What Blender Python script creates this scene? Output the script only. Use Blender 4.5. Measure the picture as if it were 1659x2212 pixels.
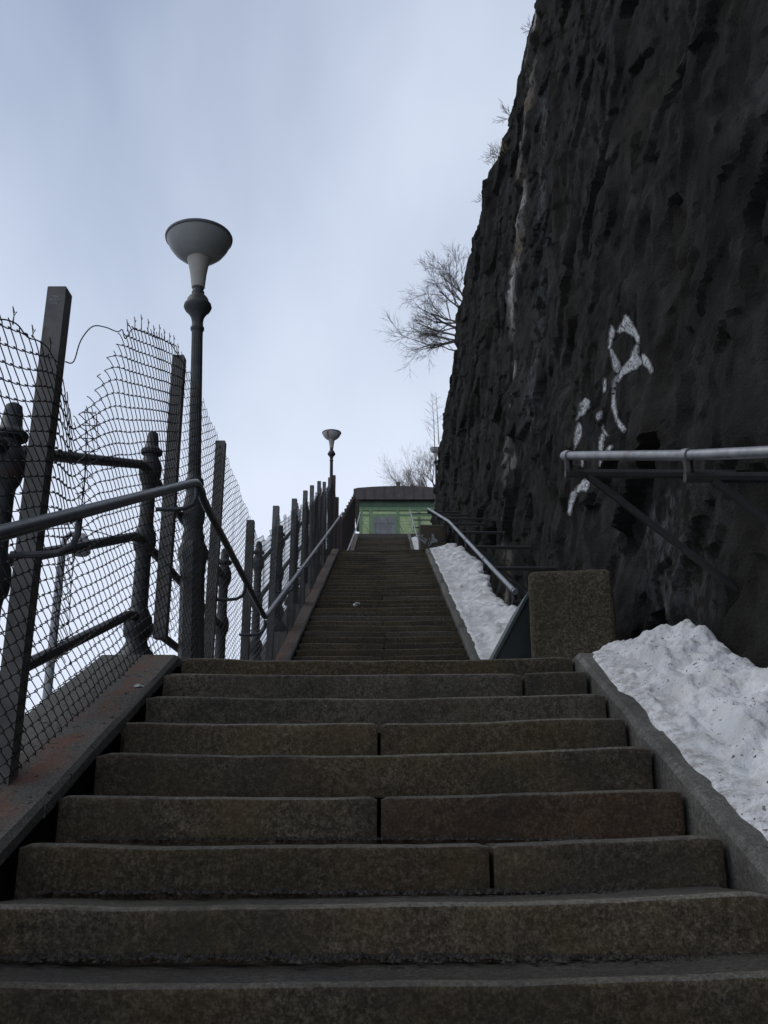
import bpy, bmesh, math, random
import numpy as np
from mathutils import Vector, Matrix
from mathutils.bvhtree import BVHTree

R = math.radians
random.seed(7)
for o in list(bpy.data.objects):
    bpy.data.objects.remove(o)
SC = bpy.context.scene
COL = SC.collection

# ------------------------------------------------------------------ camera
PITCH = 17.5
FPX = 2007.0            # focal length in a 1659 x 2212 frame
cam_d = bpy.data.cameras.new('camera')
cam_d.sensor_fit = 'VERTICAL'
cam_d.sensor_height = 36.0
cam_d.lens = 36.0 * FPX / 2212.0
cam_d.clip_start = 0.05
cam_d.clip_end = 20000
cam = bpy.data.objects.new('camera', cam_d)
cam.location = (0, 0, 0)
cam.rotation_euler = (R(90 + PITCH), 0, 0)
COL.objects.link(cam)
SC.camera = cam

# ------------------------------------------------------------------ sky and sun
SUN_EL, SUN_AZ = 50.0, -80.0        # azimuth measured from +Y towards +X
w = bpy.data.worlds.new('World')
SC.world = w
w.use_nodes = True
nt = w.node_tree
for n in list(nt.nodes):
    nt.nodes.remove(n)
wo = nt.nodes.new('ShaderNodeOutputWorld')
bg = nt.nodes.new('ShaderNodeBackground')
bg.inputs['Strength'].default_value = 0.1
sky = nt.nodes.new('ShaderNodeTexSky')
sky.sky_type = 'NISHITA'
sky.sun_disc = False
sky.sun_elevation = R(SUN_EL)
sky.sun_rotation = R(SUN_AZ)
sky.air_density = 1.0
sky.dust_density = 1.0
sky.ozone_density = 1.5
tc = nt.nodes.new('ShaderNodeTexCoord')
mp = nt.nodes.new('ShaderNodeMapping')
mp.inputs['Scale'].default_value = (1.7, 0.8, 1.0)
mp.inputs['Rotation'].default_value = (0.35, 0.55, -0.5)
mp.inputs['Location'].default_value = (1.3, 0.7, 0.2)
nz = nt.nodes.new('ShaderNodeTexNoise')
nz.inputs['Scale'].default_value = 0.95
nz.inputs['Detail'].default_value = 5.0
nz.inputs['Roughness'].default_value = 0.5
nz.inputs['Distortion'].default_value = 0.35
rp = nt.nodes.new('ShaderNodeMapRange')
rp.inputs['From Min'].default_value = 0.34
rp.inputs['From Max'].default_value = 0.68
rp.inputs['To Min'].default_value = 0.0
rp.inputs['To Max'].default_value = 0.48
# the veil thickens towards the horizon, all the way round
sxz = nt.nodes.new('ShaderNodeSeparateXYZ')
el = nt.nodes.new('ShaderNodeMapRange')
el.inputs['From Min'].default_value = 0.75
el.inputs['From Max'].default_value = 0.27
el.inputs['To Min'].default_value = 0.22
el.inputs['To Max'].default_value = 0.9
ad = nt.nodes.new('ShaderNodeMath')
ad.operation = 'ADD'
ad.use_clamp = True
mixc = nt.nodes.new('ShaderNodeMix')
mixc.data_type = 'RGBA'
mixc.inputs['B'].default_value = (7.6, 8.4, 9.95, 1)      # thin high cloud
nt.links.new(tc.outputs['Generated'], mp.inputs['Vector'])
nt.links.new(mp.outputs['Vector'], nz.inputs['Vector'])
nt.links.new(nz.outputs['Fac'], rp.inputs['Value'])
nt.links.new(tc.outputs['Generated'], sxz.inputs['Vector'])
nt.links.new(sxz.outputs['Z'], el.inputs['Value'])
nt.links.new(rp.outputs['Result'], ad.inputs[0])
nt.links.new(el.outputs['Result'], ad.inputs[1])
nt.links.new(ad.outputs[0], mixc.inputs['Factor'])
nt.links.new(sky.outputs['Color'], mixc.inputs['A'])
nt.links.new(mixc.outputs['Result'], bg.inputs['Color'])
nt.links.new(bg.outputs['Background'], wo.inputs['Surface'])

sun_d = bpy.data.lights.new('sun', 'SUN')
sun_d.energy = 0.8
sun_d.angle = R(30)
sun_d.color = (1.0, 0.97, 0.92)
sun = bpy.data.objects.new('sun', sun_d)
sdir = Vector((math.sin(R(SUN_AZ)) * math.cos(R(SUN_EL)), math.cos(R(SUN_AZ)) * math.cos(R(SUN_EL)), math.sin(R(SUN_EL))))
sun.rotation_euler = sdir.to_track_quat('Z', 'Y').to_euler()
sun.location = (-20, 20, 30)
COL.objects.link(sun)

SC.view_settings.view_transform = 'Standard'
SC.view_settings.look = 'None'
SC.view_settings.exposure = 0.0
SC.view_settings.gamma = 1.0
SC.view_settings.use_curve_mapping = False

# ------------------------------------------------------------------ helpers
def tag(o, label=None, cat=None, group=None, kind=None):
    if label: o['label'] = label
    if cat: o['category'] = cat
    if group: o['group'] = group
    if kind: o['kind'] = kind
    return o

def link(name, me, mat=None, parent=None, loc=None):
    o = bpy.data.objects.new(name, me)
    COL.objects.link(o)
    if mat is not None and me is not None:
        me.materials.append(mat)
    if parent is not None:
        o.parent = parent
    if loc is not None:
        o.location = loc
    return o

def empty(name, loc=(0, 0, 0), rz=0.0):
    o = bpy.data.objects.new(name, None)
    COL.objects.link(o)
    o.location = loc
    o.rotation_euler = (0, 0, rz)
    o.empty_display_size = 0.2
    return o

def copy_tree(o, parent=None):
    c = o.copy()
    COL.objects.link(c)
    c.parent = parent
    for ch in list(o.children):
        copy_tree(ch, c)
    return c

def np_mesh(name, V, F, smooth=True, sharp=None):
    V = np.asarray(V, dtype=np.float32).reshape(-1, 3)
    F = np.asarray(F, dtype=np.int32)
    me = bpy.data.meshes.new(name)
    k = F.shape[1]
    me.vertices.add(len(V)); me.vertices.foreach_set('co', V.ravel())
    me.loops.add(F.size); me.loops.foreach_set('vertex_index', F.ravel())
    me.polygons.add(len(F))
    me.polygons.foreach_set('loop_start', np.arange(0, F.size, k, dtype=np.int32))
    me.update(calc_edges=True)
    if smooth:
        me.polygons.foreach_set('use_smooth', np.ones(len(F), dtype=bool))
        if sharp:
            me.set_sharp_from_angle(angle=R(sharp))
    me.validate()
    return me

class MB:
    """collects shapes for ONE mesh"""
    def __init__(self):
        self.v = []; self.f = []
    def add(self, vs, fs):
        b = len(self.v)
        self.v.extend([tuple(p) for p in vs])
        self.f.extend([tuple(b + i for i in q) for q in fs])
    def box(self, x0, x1, y0, y1, z0, z1):
        v = [(x0, y0, z0), (x1, y0, z0), (x1, y1, z0), (x0, y1, z0), (x0, y0, z1), (x1, y0, z1), (x1, y1, z1), (x0, y1, z1)]
        self.add(v, [(0, 3, 2, 1), (4, 5, 6, 7), (0, 1, 5, 4), (1, 2, 6, 5), (2, 3, 7, 6), (3, 0, 4, 7)])
    def prism(self, poly, y0, y1):
        """poly of (x,z), extruded along y"""
        n = len(poly)
        v = [(p[0], y0, p[1]) for p in poly] + [(p[0], y1, p[1]) for p in poly]
        f = [tuple(range(n)), tuple(reversed(range(n, 2 * n)))]
        f += [(i, i + n, (i + 1) % n + n, (i + 1) % n) for i in range(n)]
        self.add(v, f)
    def tube(self, pts, r, n=8, cap=True):
        pts = [Vector(p) for p in pts]
        rr = r if isinstance(r, (list, tuple)) else [r] * len(pts)
        up = None
        rings = []
        for i, p in enumerate(pts):
            a = pts[max(i - 1, 0)]; b = pts[min(i + 1, len(pts) - 1)]
            t = (b - a)
            if t.length < 1e-9: t = Vector((0, 0, 1))
            t.normalize()
            if up is None:
                up = t.orthogonal().normalized()
            up = (up - t * up.dot(t))
            if up.length < 1e-6: up = t.orthogonal()
            up.normalize()
            q = t.cross(up)
            rings.append([p + (up * math.cos(2 * math.pi * k / n) + q * math.sin(2 * math.pi * k / n)) * rr[i] for k in range(n)])
        vs = [v for ring in rings for v in ring]
        fs = []
        for i in range(len(pts) - 1):
            for k in range(n):
                a = i * n + k; b = i * n + (k + 1) % n
                fs.append((a, b, b + n, a + n))
        if cap:
            fs.append(tuple(reversed(range(n))))
            fs.append(tuple(range((len(pts) - 1) * n, len(pts) * n)))
        self.add(vs, fs)
    def lathe(self, prof, n=24, c=(0, 0, 0), flute=None, cap=True):
        """prof of (r,z); flute = (count, depth, z0, z1)"""
        vs = []; fs = []
        for r, z in prof:
            for k in range(n):
                a = 2 * math.pi * k / n
                rr = r
                if flute and flute[2] <= z <= flute[3]:
                    rr = r * (1 - flute[1] * (0.5 + 0.5 * math.cos(a * flute[0])))
                vs.append((c[0] + rr * math.cos(a), c[1] + rr * math.sin(a), c[2] + z))
        for i in range(len(prof) - 1):
            for k in range(n):
                a = i * n + k; b = i * n + (k + 1) % n
                fs.append((a, b, b + n, a + n))
        if cap:
            fs.append(tuple(reversed(range(n))))
            fs.append(tuple(range((len(prof) - 1) * n, len(prof) * n)))
        self.add(vs, fs)
    def mesh(self, name, smooth=True, sharp=35):
        me = bpy.data.meshes.new(name)
        me.from_pydata(self.v, [], self.f)
        me.update()
        if smooth:
            me.polygons.foreach_set('use_smooth', [True] * len(me.polygons))
            me.set_sharp_from_angle(angle=R(sharp))
        return me
    def build(self, name, mat, parent=None, loc=None, smooth=True, sharp=35):
        return link(name, self.mesh(name, smooth, sharp), mat, parent, loc)

# value noise on arrays -------------------------------------------------
_rng = np.random.RandomState(11)
_T = _rng.rand(256, 256).astype(np.float32)
def vnoise(a, b):
    a = np.asarray(a, dtype=np.float64); b = np.asarray(b, dtype=np.float64)
    ia = np.floor(a).astype(int); ib = np.floor(b).astype(int)
    fa = a - ia; fb = b - ib
    fa = fa * fa * (3 - 2 * fa); fb = fb * fb * (3 - 2 * fb)
    g = lambda i, j: _T[i & 255, j & 255]
    return (g(ia, ib) * (1 - fa) + g(ia + 1, ib) * fa) * (1 - fb) + (g(ia, ib + 1) * (1 - fa) + g(ia + 1, ib + 1) * fa) * fb
def fbm(a, b, oct=4, gain=0.5):
    s = 0; amp = 1; tot = 0
    for k in range(oct):
        s = s + amp * (vnoise(a * 2 ** k + 17.3 * k, b * 2 ** k + 5.1 * k) - 0.5); tot += amp; amp *= gain
    return s / tot
def facets(a, b, seed=0, soft=16.0):
    """jittered cells, each a tilted plane: broken rock faces"""
    rg = np.random.RandomState(seed)
    J = rg.rand(128, 128, 5).astype(np.float32)
    ia = np.floor(a).astype(int); ib = np.floor(b).astype(int)
    num = np.zeros(a.shape); den = np.zeros(a.shape)
    for da in (-1, 0, 1):
        for db in (-1, 0, 1):
            ca = ia + da; cb = ib + db
            j = J[ca & 127, cb & 127]
            pa = ca + j[..., 0]; pb = cb + j[..., 1]
            d = (a - pa) ** 2 + (b - pb) ** 2
            h = (j[..., 2] - 0.5) + (a - pa) * (j[..., 3] - 0.5) * 1.6 + (b - pb) * (j[..., 4] - 0.5) * 1.3
            wgt = np.exp(-soft * d)
            num += wgt * h; den += wgt
    return num / (den + 1e-12)

# ground line of the whole climb (along y) -------------------------------
PY = [-6.0, 4.957, 8.648, 22.02, 25.65, 38.9, 90.0]
PZ = [0.751 - 10.957 * 0.4118, 0.751, 0.751, 5.98, 5.98, 11.28, 11.28]
def prof(y):
    return float(np.interp(y, PY, PZ))

def ray(u, v):
    """direction of the sight line through a point of the 1659 x 2212 photograph"""
    s, c = math.sin(R(PITCH)), math.cos(R(PITCH))
    q = (v - 1106.0) / FPX
    return Vector(((u - 829.5) / FPX, c + s * q, s - c * q)).normalized()

# ------------------------------------------------------------------ materials
def new_mat(name):
    m = bpy.data.materials.new(name)
    m.use_nodes = True
    nt = m.node_tree
    b = nt.nodes['Principled BSDF']
    return m, nt, b

def nd(nt, typ, **kw):
    n = nt.nodes.new(typ)
    for k, v in kw.items():
        if k in n.inputs.keys():
            n.inputs[k].default_value = v
        else:
            setattr(n, k, v)
    return n

def ramp(nt, fac, stops):
    r = nt.nodes.new('ShaderNodeValToRGB')
    els = r.color_ramp.elements
    while len(els) < len(stops):
        els.new(0.5)
    for e, (p, c) in zip(els, stops):
        e.position = p
        e.color = (c[0], c[1], c[2], 1)
    nt.links.new(fac, r.inputs['Fac'])
    return r.outputs['Color']

def mix(nt, fac, a, b, mode='MIX'):
    m = nt.nodes.new('ShaderNodeMix')
    m.data_type = 'RGBA'
    m.blend_type = mode
    for sock, val in (('Factor', fac), ('A', a), ('B', b)):
        if isinstance(val, (int, float)):
            m.inputs[sock].default_value = val
        elif isinstance(val, (tuple, list)):
            m.inputs[sock].default_value = (val[0], val[1], val[2], 1)
        else:
            nt.links.new(val, m.inputs[sock])
    return m.outputs['Result']

def noise(nt, vec, scale, detail=4, rough=0.55, dist=0.0):
    n = nd(nt, 'ShaderNodeTexNoise', Scale=scale, Detail=detail, Roughness=rough, Distortion=dist)
    nt.links.new(vec, n.inputs['Vector'])
    return n.outputs['Fac']

def wpos(nt, scale=None):
    g = nt.nodes.new('ShaderNodeNewGeometry')
    if scale is None:
        return g.outputs['Position']
    m = nd(nt, 'ShaderNodeMapping')
    m.inputs['Scale'].default_value = scale
    nt.links.new(g.outputs['Position'], m.inputs['Vector'])
    return m.outputs['Vector']

def bump(nt, b, h, strength=0.4, dist=0.01):
    n = nd(nt, 'ShaderNodeBump', Strength=strength, Distance=dist)
    nt.links.new(h, n.inputs['Height'])
    nt.links.new(n.outputs['Normal'], b.inputs['Normal'])

def granite(name, dark, mid, light, tint=(0.12, 0.09, 0.04), rough=0.85):
    m, nt, b = new_mat(name)
    p = wpos(nt)
    grain = mix(nt, 0.5, noise(nt, p, 120, 3, 0.75), noise(nt, p, 45, 5, 0.75))
    col = ramp(nt, grain, [(0.38, dark), (0.5, mid), (0.62, light)])
    blot = noise(nt, p, 3.1, 5, 0.6)
    col = mix(nt, ramp(nt, blot, [(0.4, (0, 0, 0)), (0.7, (0.75, 0.75, 0.75))]), col, mix(nt, 0.75, col, tint, 'MIX'))
    oi = nt.nodes.new('ShaderNodeObjectInfo')
    hs = nd(nt, 'ShaderNodeHueSaturation')
    mr = nd(nt, 'ShaderNodeMapRange')
    mr.inputs['To Min'].default_value = 0.78; mr.inputs['To Max'].default_value = 1.2
    nt.links.new(oi.outputs['Random'], mr.inputs['Value'])
    nt.links.new(mr.outputs['Result'], hs.inputs['Value'])
    nt.links.new(col, hs.inputs['Color'])
    stain = noise(nt, p, 1.3, 6, 0.65, 0.5)
    fin = mix(nt, ramp(nt, stain, [(0.36, (0.6, 0.6, 0.6)), (0.52, (0, 0, 0))]), hs.outputs['Color'], (0.035, 0.033, 0.03))
    nt.links.new(fin, b.inputs['Base Color'])
    b.inputs['Roughness'].default_value = rough
    b.inputs['Specular IOR Level'].default_value = 0.08
    bh = mix(nt, 0.5, grain, noise(nt, p, 38, 4, 0.6))
    bump(nt, b, bh, 0.75, 0.011)
    return m

M = {}
M['granite'] = granite('granite_brown', (0.024, 0.0195, 0.0145), (0.072, 0.057, 0.04), (0.175, 0.142, 0.1), (0.1, 0.072, 0.033))
M['granite_red'] = granite('granite_red', (0.032, 0.0225, 0.0165), (0.088, 0.06, 0.041), (0.18, 0.128, 0.09), (0.1, 0.06, 0.033))
M['tread'] = granite('worn_lit_nosing_granite', (0.066, 0.059, 0.048), (0.125, 0.114, 0.095), (0.21, 0.195, 0.168), (0.11, 0.1, 0.078))  # nosing edges: sky light painted in as a paler tone, over foot wear
M['granite_grey'] = granite('granite_grey', (0.03, 0.0265, 0.021), (0.084, 0.073, 0.057), (0.185, 0.163, 0.13), (0.09, 0.074, 0.045))
M['tread_dirty'] = granite('dirty_tread', (0.025, 0.023, 0.02), (0.065, 0.06, 0.052), (0.13, 0.122, 0.108), (0.04, 0.036, 0.03))
M['kerb'] = granite('kerb_granite', (0.06, 0.058, 0.052), (0.12, 0.116, 0.105), (0.21, 0.2, 0.185), (0.1, 0.095, 0.08))
M['granite_block'] = granite('granite_block', (0.017, 0.0145, 0.0105), (0.06, 0.05, 0.036), (0.165, 0.14, 0.098), (0.04, 0.034, 0.02))

def coping_mat():
    m, nt, b = new_mat('coping_stone')
    p = wpos(nt)
    grain = noise(nt, p, 120, 4, 0.7)
    col = ramp(nt, grain, [(0.3, (0.05, 0.047, 0.042)), (0.55, (0.122, 0.116, 0.105)), (0.75, (0.22, 0.21, 0.195))])
    sx = nt.nodes.new('ShaderNodeSeparateXYZ')
    nt.links.new(p, sx.inputs['Vector'])
    # rust band running along the slab, washed down from the iron
    band = nd(nt, 'ShaderNodeMath', operation='ADD')
    nt.links.new(sx.outputs['X'], band.inputs[0]); band.inputs[1].default_value = 1.215
    ab = nd(nt, 'ShaderNodeMath', operation='ABSOLUTE'); nt.links.new(band.outputs[0], ab.inputs[0])
    rm = nd(nt, 'ShaderNodeMapRange'); rm.inputs['From Min'].default_value = 0.0; rm.inputs['From Max'].default_value = 0.11
    rm.inputs['To Min'].default_value = 1.0; rm.inputs['To Max'].default_value = 0.0
    nt.links.new(ab.outputs[0], rm.inputs['Value'])
    wv = ramp(nt, noise(nt, wpos(nt, (5, 1.6, 5)), 1.9, 5, 0.6, 0.4), [(0.42, (0, 0, 0)), (0.62, (1, 1, 1))])
    fac = mix(nt, 1.0, mix(nt, 1.0, rm.outputs['Result'], wv, 'MULTIPLY'), (0.6, 0.6, 0.6), 'MULTIPLY')
    col = mix(nt, fac, col, (0.21, 0.075, 0.035))
    pits = ramp(nt, noise(nt, p, 26, 3, 0.5), [(0.3, (1, 1, 1)), (0.37, (0, 0, 0))])
    col = mix(nt, pits, col, (0.02, 0.018, 0.016))
    nt.links.new(col, b.inputs['Base Color'])
    b.inputs['Roughness'].default_value = 0.9
    b.inputs['Specular IOR Level'].default_value = 0.2
    bump(nt, b, noise(nt, p, 45, 5, 0.65), 0.6, 0.01)
    return m
M['coping'] = coping_mat()

def rock_mat():
    m, nt, b = new_mat('dark_rock')
    p = wpos(nt)
    ps = wpos(nt, (1.0, 1.0, 0.6))
    a = noise(nt, ps, 2.2, 8, 0.62, 0.6)
    col = ramp(nt, a, [(0.3, (0.008, 0.0078, 0.0075)), (0.5, (0.02, 0.0195, 0.0188)), (0.7, (0.048, 0.0475, 0.0465))])
    g = noise(nt, p, 0.8, 5, 0.6)
    col = mix(nt, ramp(nt, g, [(0.45, (0, 0, 0)), (0.7, (0.7, 0.7, 0.7))]), col, (0.029, 0.0265, 0.021))
    fl = ramp(nt, noise(nt, p, 30, 3, 0.7), [(0.66, (0, 0, 0)), (0.74, (0.5, 0.5, 0.5))])
    col = mix(nt, fl, col, (0.06, 0.06, 0.058))
    at = nt.nodes.new('ShaderNodeAttribute'); at.attribute_name = 'vein'
    sp = nt.nodes.new('ShaderNodeSeparateColor'); nt.links.new(at.outputs['Color'], sp.inputs['Color'])
    vn = noise(nt, ps, 7.0, 6, 0.65, 0.5)
    vm = nd(nt, 'ShaderNodeMath', operation='MULTIPLY'); nt.links.new(sp.outputs['Red'], vm.inputs[0])
    mk = ramp(nt, vn, [(0.36, (0, 0, 0)), (0.5, (1, 1, 1))])
    nt.links.new(mk, vm.inputs[1])
    vcol = ramp(nt, noise(nt, p, 1.1, 4, 0.6), [(0.4, (0.33, 0.325, 0.315)), (0.52, (0.15, 0.142, 0.128)), (0.66, (0.13, 0.105, 0.078))])
    col = mix(nt, vm.outputs[0], col, vcol)
    vm2 = nd(nt, 'ShaderNodeMath', operation='MULTIPLY'); nt.links.new(sp.outputs['Green'], vm2.inputs[0])
    nt.links.new(ramp(nt, noise(nt, ps, 12, 5, 0.6), [(0.46, (0, 0, 0)), (0.6, (0.8, 0.8, 0.8))]), vm2.inputs[1])
    col = mix(nt, vm2.outputs[0], col, (0.09, 0.095, 0.1))
    nt.links.new(col, b.inputs['Base Color'])
    b.inputs['Roughness'].default_value = 0.95
    b.inputs['Specular IOR Level'].default_value = 0.06
    h = mix(nt, 0.45, noise(nt, ps, 9, 8, 0.68, 0.4), noise(nt, p, 48, 5, 0.65))
    bump(nt, b, h, 1.0, 0.06)
    return m
M['rock'] = rock_mat()

def snow_mat():
    m, nt, b = new_mat('old_snow')
    p = wpos(nt)
    a = noise(nt, p, 2.5, 6, 0.6)
    col = ramp(nt, a, [(0.3, (0.46, 0.465, 0.47)), (0.6, (0.7, 0.705, 0.71))])
    gr = ramp(nt, noise(nt, p, 9, 6, 0.7), [(0.46, (0, 0, 0)), (0.7, (0.6, 0.6, 0.6))])
    col = mix(nt, gr, col, (0.42, 0.39, 0.35))
    sp = ramp(nt, noise(nt, p, 46, 2.5, 0.55), [(0.645, (0, 0, 0)), (0.68, (1, 1, 1))])
    dm = ramp(nt, noise(nt, p, 2.2, 3, 0.5), [(0.36, (0.15, 0.15, 0.15)), (0.56, (1, 1, 1))])
    col = mix(nt, mix(nt, 1.0, sp, dm, 'MULTIPLY'), col, (0.07, 0.055, 0.045))
    # gritty band thrown up from the steps along the kerb
    sx = nt.nodes.new('ShaderNodeSeparateXYZ'); nt.links.new(p, sx.inputs['Vector'])
    kb = nd(nt, 'ShaderNodeMapRange'); kb.inputs['From Min'].default_value = 1.32; kb.inputs['From Max'].default_value = 1.1
    nt.links.new(sx.outputs['X'], kb.inputs['Value'])
    kn_ = ramp(nt, noise(nt, p, 22, 6, 0.75), [(0.44, (0, 0, 0)), (0.62, (0.75, 0.75, 0.75))])
    col = mix(nt, mix(nt, 1.0, kb.outputs['Result'], kn_, 'MULTIPLY'), col, (0.2, 0.185, 0.165))
    nt.links.new(col, b.inputs['Base Color'])
    b.inputs['Roughness'].default_value = 0.75
    b.inputs['Specular IOR Level'].default_value = 0.3
    bump(nt, b, mix(nt, 0.4, noise(nt, p, 16, 6, 0.65), noise(nt, p, 70, 3, 0.6)), 0.7, 0.03)
    return m
M['snow'] = snow_mat()

def metal(name, c1, c2, rough=0.5, metallic=0.0, scale=14, rust=None, spec=0.5):
    m, nt, b = new_mat(name)
    p = wpos(nt)
    a = noise(nt, p, scale, 6, 0.6)
    col = ramp(nt, a, [(0.35, c1), (0.65, c2)])
    if rust:
        rf = ramp(nt, noise(nt, p, 6, 7, 0.7), [(0.55, (0, 0, 0)), (0.66, (1, 1, 1))])
        col = mix(nt, rf, col, rust)
    nt.links.new(col, b.inputs['Base Color'])
    b.inputs['Roughness'].default_value = rough
    b.inputs['Metallic'].default_value = metallic
    b.inputs['Specular IOR Level'].default_value = spec
    bump(nt, b, noise(nt, p, 60, 4, 0.6), 0.25, 0.004)
    return m
M['iron'] = metal('black_cast_iron', (0.012, 0.013, 0.015), (0.028, 0.03, 0.032), 0.55, rust=(0.05, 0.028, 0.018))
M['iron_green'] = metal('dark_green_grey_iron', (0.02, 0.024, 0.024), (0.042, 0.047, 0.046), 0.6, rust=(0.05, 0.03, 0.02))
M['steel_post'] = metal('weathered_steel_post', (0.075, 0.072, 0.066), (0.125, 0.118, 0.108), 0.6, rust=(0.085, 0.06, 0.045))
M['steel_brown'] = metal('rust_brown_post', (0.042, 0.027, 0.023), (0.07, 0.045, 0.038), 0.7)
M['wire_grey'] = metal('grey_galvanised_wire', (0.07, 0.072, 0.074), (0.12, 0.122, 0.125), 0.6)
M['steel_grey'] = metal('grey_galvanised_post', (0.1, 0.102, 0.1), (0.17, 0.172, 0.168), 0.65, rust=(0.09, 0.07, 0.055))
M['wire'] = metal('rusted_wire', (0.02, 0.018, 0.018), (0.04, 0.032, 0.03), 0.6)
M['pipe'] = metal('galvanised_pipe', (0.16, 0.165, 0.175), (0.26, 0.265, 0.275), 0.42, 0.55, rust=(0.12, 0.09, 0.075))
M['pipe_dark'] = metal('dark_handrail_pipe', (0.03, 0.032, 0.036), (0.065, 0.067, 0.072), 0.38, 0.3)
M['bracket'] = metal('black_bracket_iron', (0.01, 0.01, 0.01), (0.022, 0.021, 0.02), 0.65)
M['lamp_shade'] = metal('lamp_shade_enamel', (0.22, 0.23, 0.225), (0.27, 0.28, 0.27), 0.45, scale=4)
M['lamp_shade_pale'] = metal('pale_lamp_shade', (0.42, 0.43, 0.43), (0.5, 0.51, 0.5), 0.45, scale=4)
M['lamp_neck'] = metal('lamp_neck_plastic', (0.3, 0.28, 0.25), (0.37, 0.35, 0.31), 0.5, scale=5)
M['lamp_glass'] = metal('lamp_cover', (0.5, 0.5, 0.5), (0.55, 0.55, 0.55), 0.3)
M['lamp_rim'] = metal('lamp_rim_metal', (0.06, 0.07, 0.08), (0.09, 0.1, 0.11), 0.5)
M['red_paint'] = metal('red_paint', (0.35, 0.05, 0.07), (0.4, 0.08, 0.1), 0.6)
M['bin'] = metal('dark_green_bin', (0.008, 0.013, 0.012), (0.014, 0.021, 0.019), 0.55)
M['bin_lip'] = metal('green_bin_lip', (0.02, 0.034, 0.03), (0.032, 0.05, 0.044), 0.5)
M['paint'] = metal('white_wall_paint', (0.24, 0.245, 0.25), (0.5, 0.51, 0.52), 0.9, scale=40, spec=0.1)
M['paint_mid'] = metal('half_worn_paint', (0.14, 0.14, 0.14), (0.38, 0.385, 0.39), 0.9, scale=60, spec=0.1)
M['paint_thin'] = metal('thin_worn_paint', (0.04, 0.04, 0.04), (0.2, 0.2, 0.2), 0.9, scale=70, spec=0.1)
M['paint_grey'] = metal('pale_grey_paint', (0.2, 0.21, 0.21), (0.28, 0.29, 0.29), 0.8, scale=20)
M['green_light'] = metal('light_green_board', (0.4, 0.5, 0.25), (0.48, 0.57, 0.31), 0.7, scale=3)
M['green_mid'] = metal('green_frame_paint', (0.15, 0.25, 0.13), (0.19, 0.29, 0.16), 0.65, scale=4)
M['green_eave_shade'] = metal('eave_shade_green', (0.07, 0.13, 0.085), (0.1, 0.16, 0.11), 0.7, scale=4)  # shadow below the eave, painted as a darker green
M['roof'] = metal('brown_sheet_roof', (0.055, 0.043, 0.039), (0.085, 0.066, 0.058), 0.6, scale=5)
M['pane'] = metal('grey_window_pane', (0.13, 0.135, 0.14), (0.21, 0.215, 0.22), 0.25, scale=2.5)
M['bark'] = metal('bare_bark', (0.07, 0.061, 0.053), (0.125, 0.11, 0.095), 0.85, scale=9)
M['bark_brown'] = metal('brown_twig', (0.09, 0.06, 0.045), (0.14, 0.095, 0.07), 0.85, scale=9)
M['dry_grass'] = metal('dry_grass', (0.16, 0.13, 0.06), (0.24, 0.2, 0.1), 0.9, scale=9)
M['pole_grey'] = metal('pale_grey_pole', (0.24, 0.24, 0.25), (0.33, 0.33, 0.34), 0.5, scale=3)
M['can'] = metal('bare_aluminium', (0.85, 0.85, 0.85), (0.95, 0.95, 0.95), 0.3, 0.25)
M['grit'] = metal('dark_grit', (0.02, 0.018, 0.016), (0.06, 0.055, 0.05), 0.95, scale=40, spec=0.05)
M['wall_dark'] = granite('wall_dark', (0.012, 0.012, 0.011), (0.03, 0.029, 0.027), (0.06, 0.058, 0.054), (0.03, 0.028, 0.02))  # shade of the slot beside the steps put into the wall colour
M['masonry'] = granite('masonry', (0.05, 0.048, 0.045), (0.11, 0.105, 0.1), (0.2, 0.19, 0.18))
def ground_mat():
    m, nt, b = new_mat('town_ground')
    a = noise(nt, wpos(nt), 0.02, 8, 0.6)
    nt.links.new(ramp(nt, a, [(0.35, (0.05, 0.05, 0.05)), (0.55, (0.2, 0.2, 0.2)), (0.62, (0.6, 0.6, 0.62))]), b.inputs['Base Color'])
    b.inputs['Roughness'].default_value = 0.95
    return m
M['ground'] = ground_mat()

# ------------------------------------------------------------------ ground and hillside
mb = MB()
S = 6000.0
mb.add([(-S, -S, -9), (S, -S, -9), (S, S, -9), (-S, S, -9)], [(0, 1, 2, 3)])
tag(mb.build('ground', M['ground'], smooth=False), 'town ground far below the stairs', kind='structure')

# earth mass under the stairs (hidden under the stones)
mb = MB()
ys = [-6, 4.9, 9.0, 22.0, 26.0, 38.9, 90]
HB = 0.30
vs = []
for y in ys:
    z = prof(y) - HB if y < 38.8 else prof(y) - 0.004
    xr = 4.6 if y < 38 else 30
    vs += [(-1.16, y, z), (xr, y, z), (xr, y, -9.3), (-1.16, y, -9.3)]
fs = []
for i in range(len(ys) - 1):
    a = i * 4
    for k in range(4):
        fs.append((a + k, a + (k + 1) % 4, a + 4 + (k + 1) % 4, a + 4 + k))
fs += [(0, 3, 2, 1), tuple(len(vs) - 4 + k for k in range(4))]
mb.add(vs, fs)
tag(mb.build('hillside', M['grit'], smooth=False), 'earth slope under the stairs', kind='structure')

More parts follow.
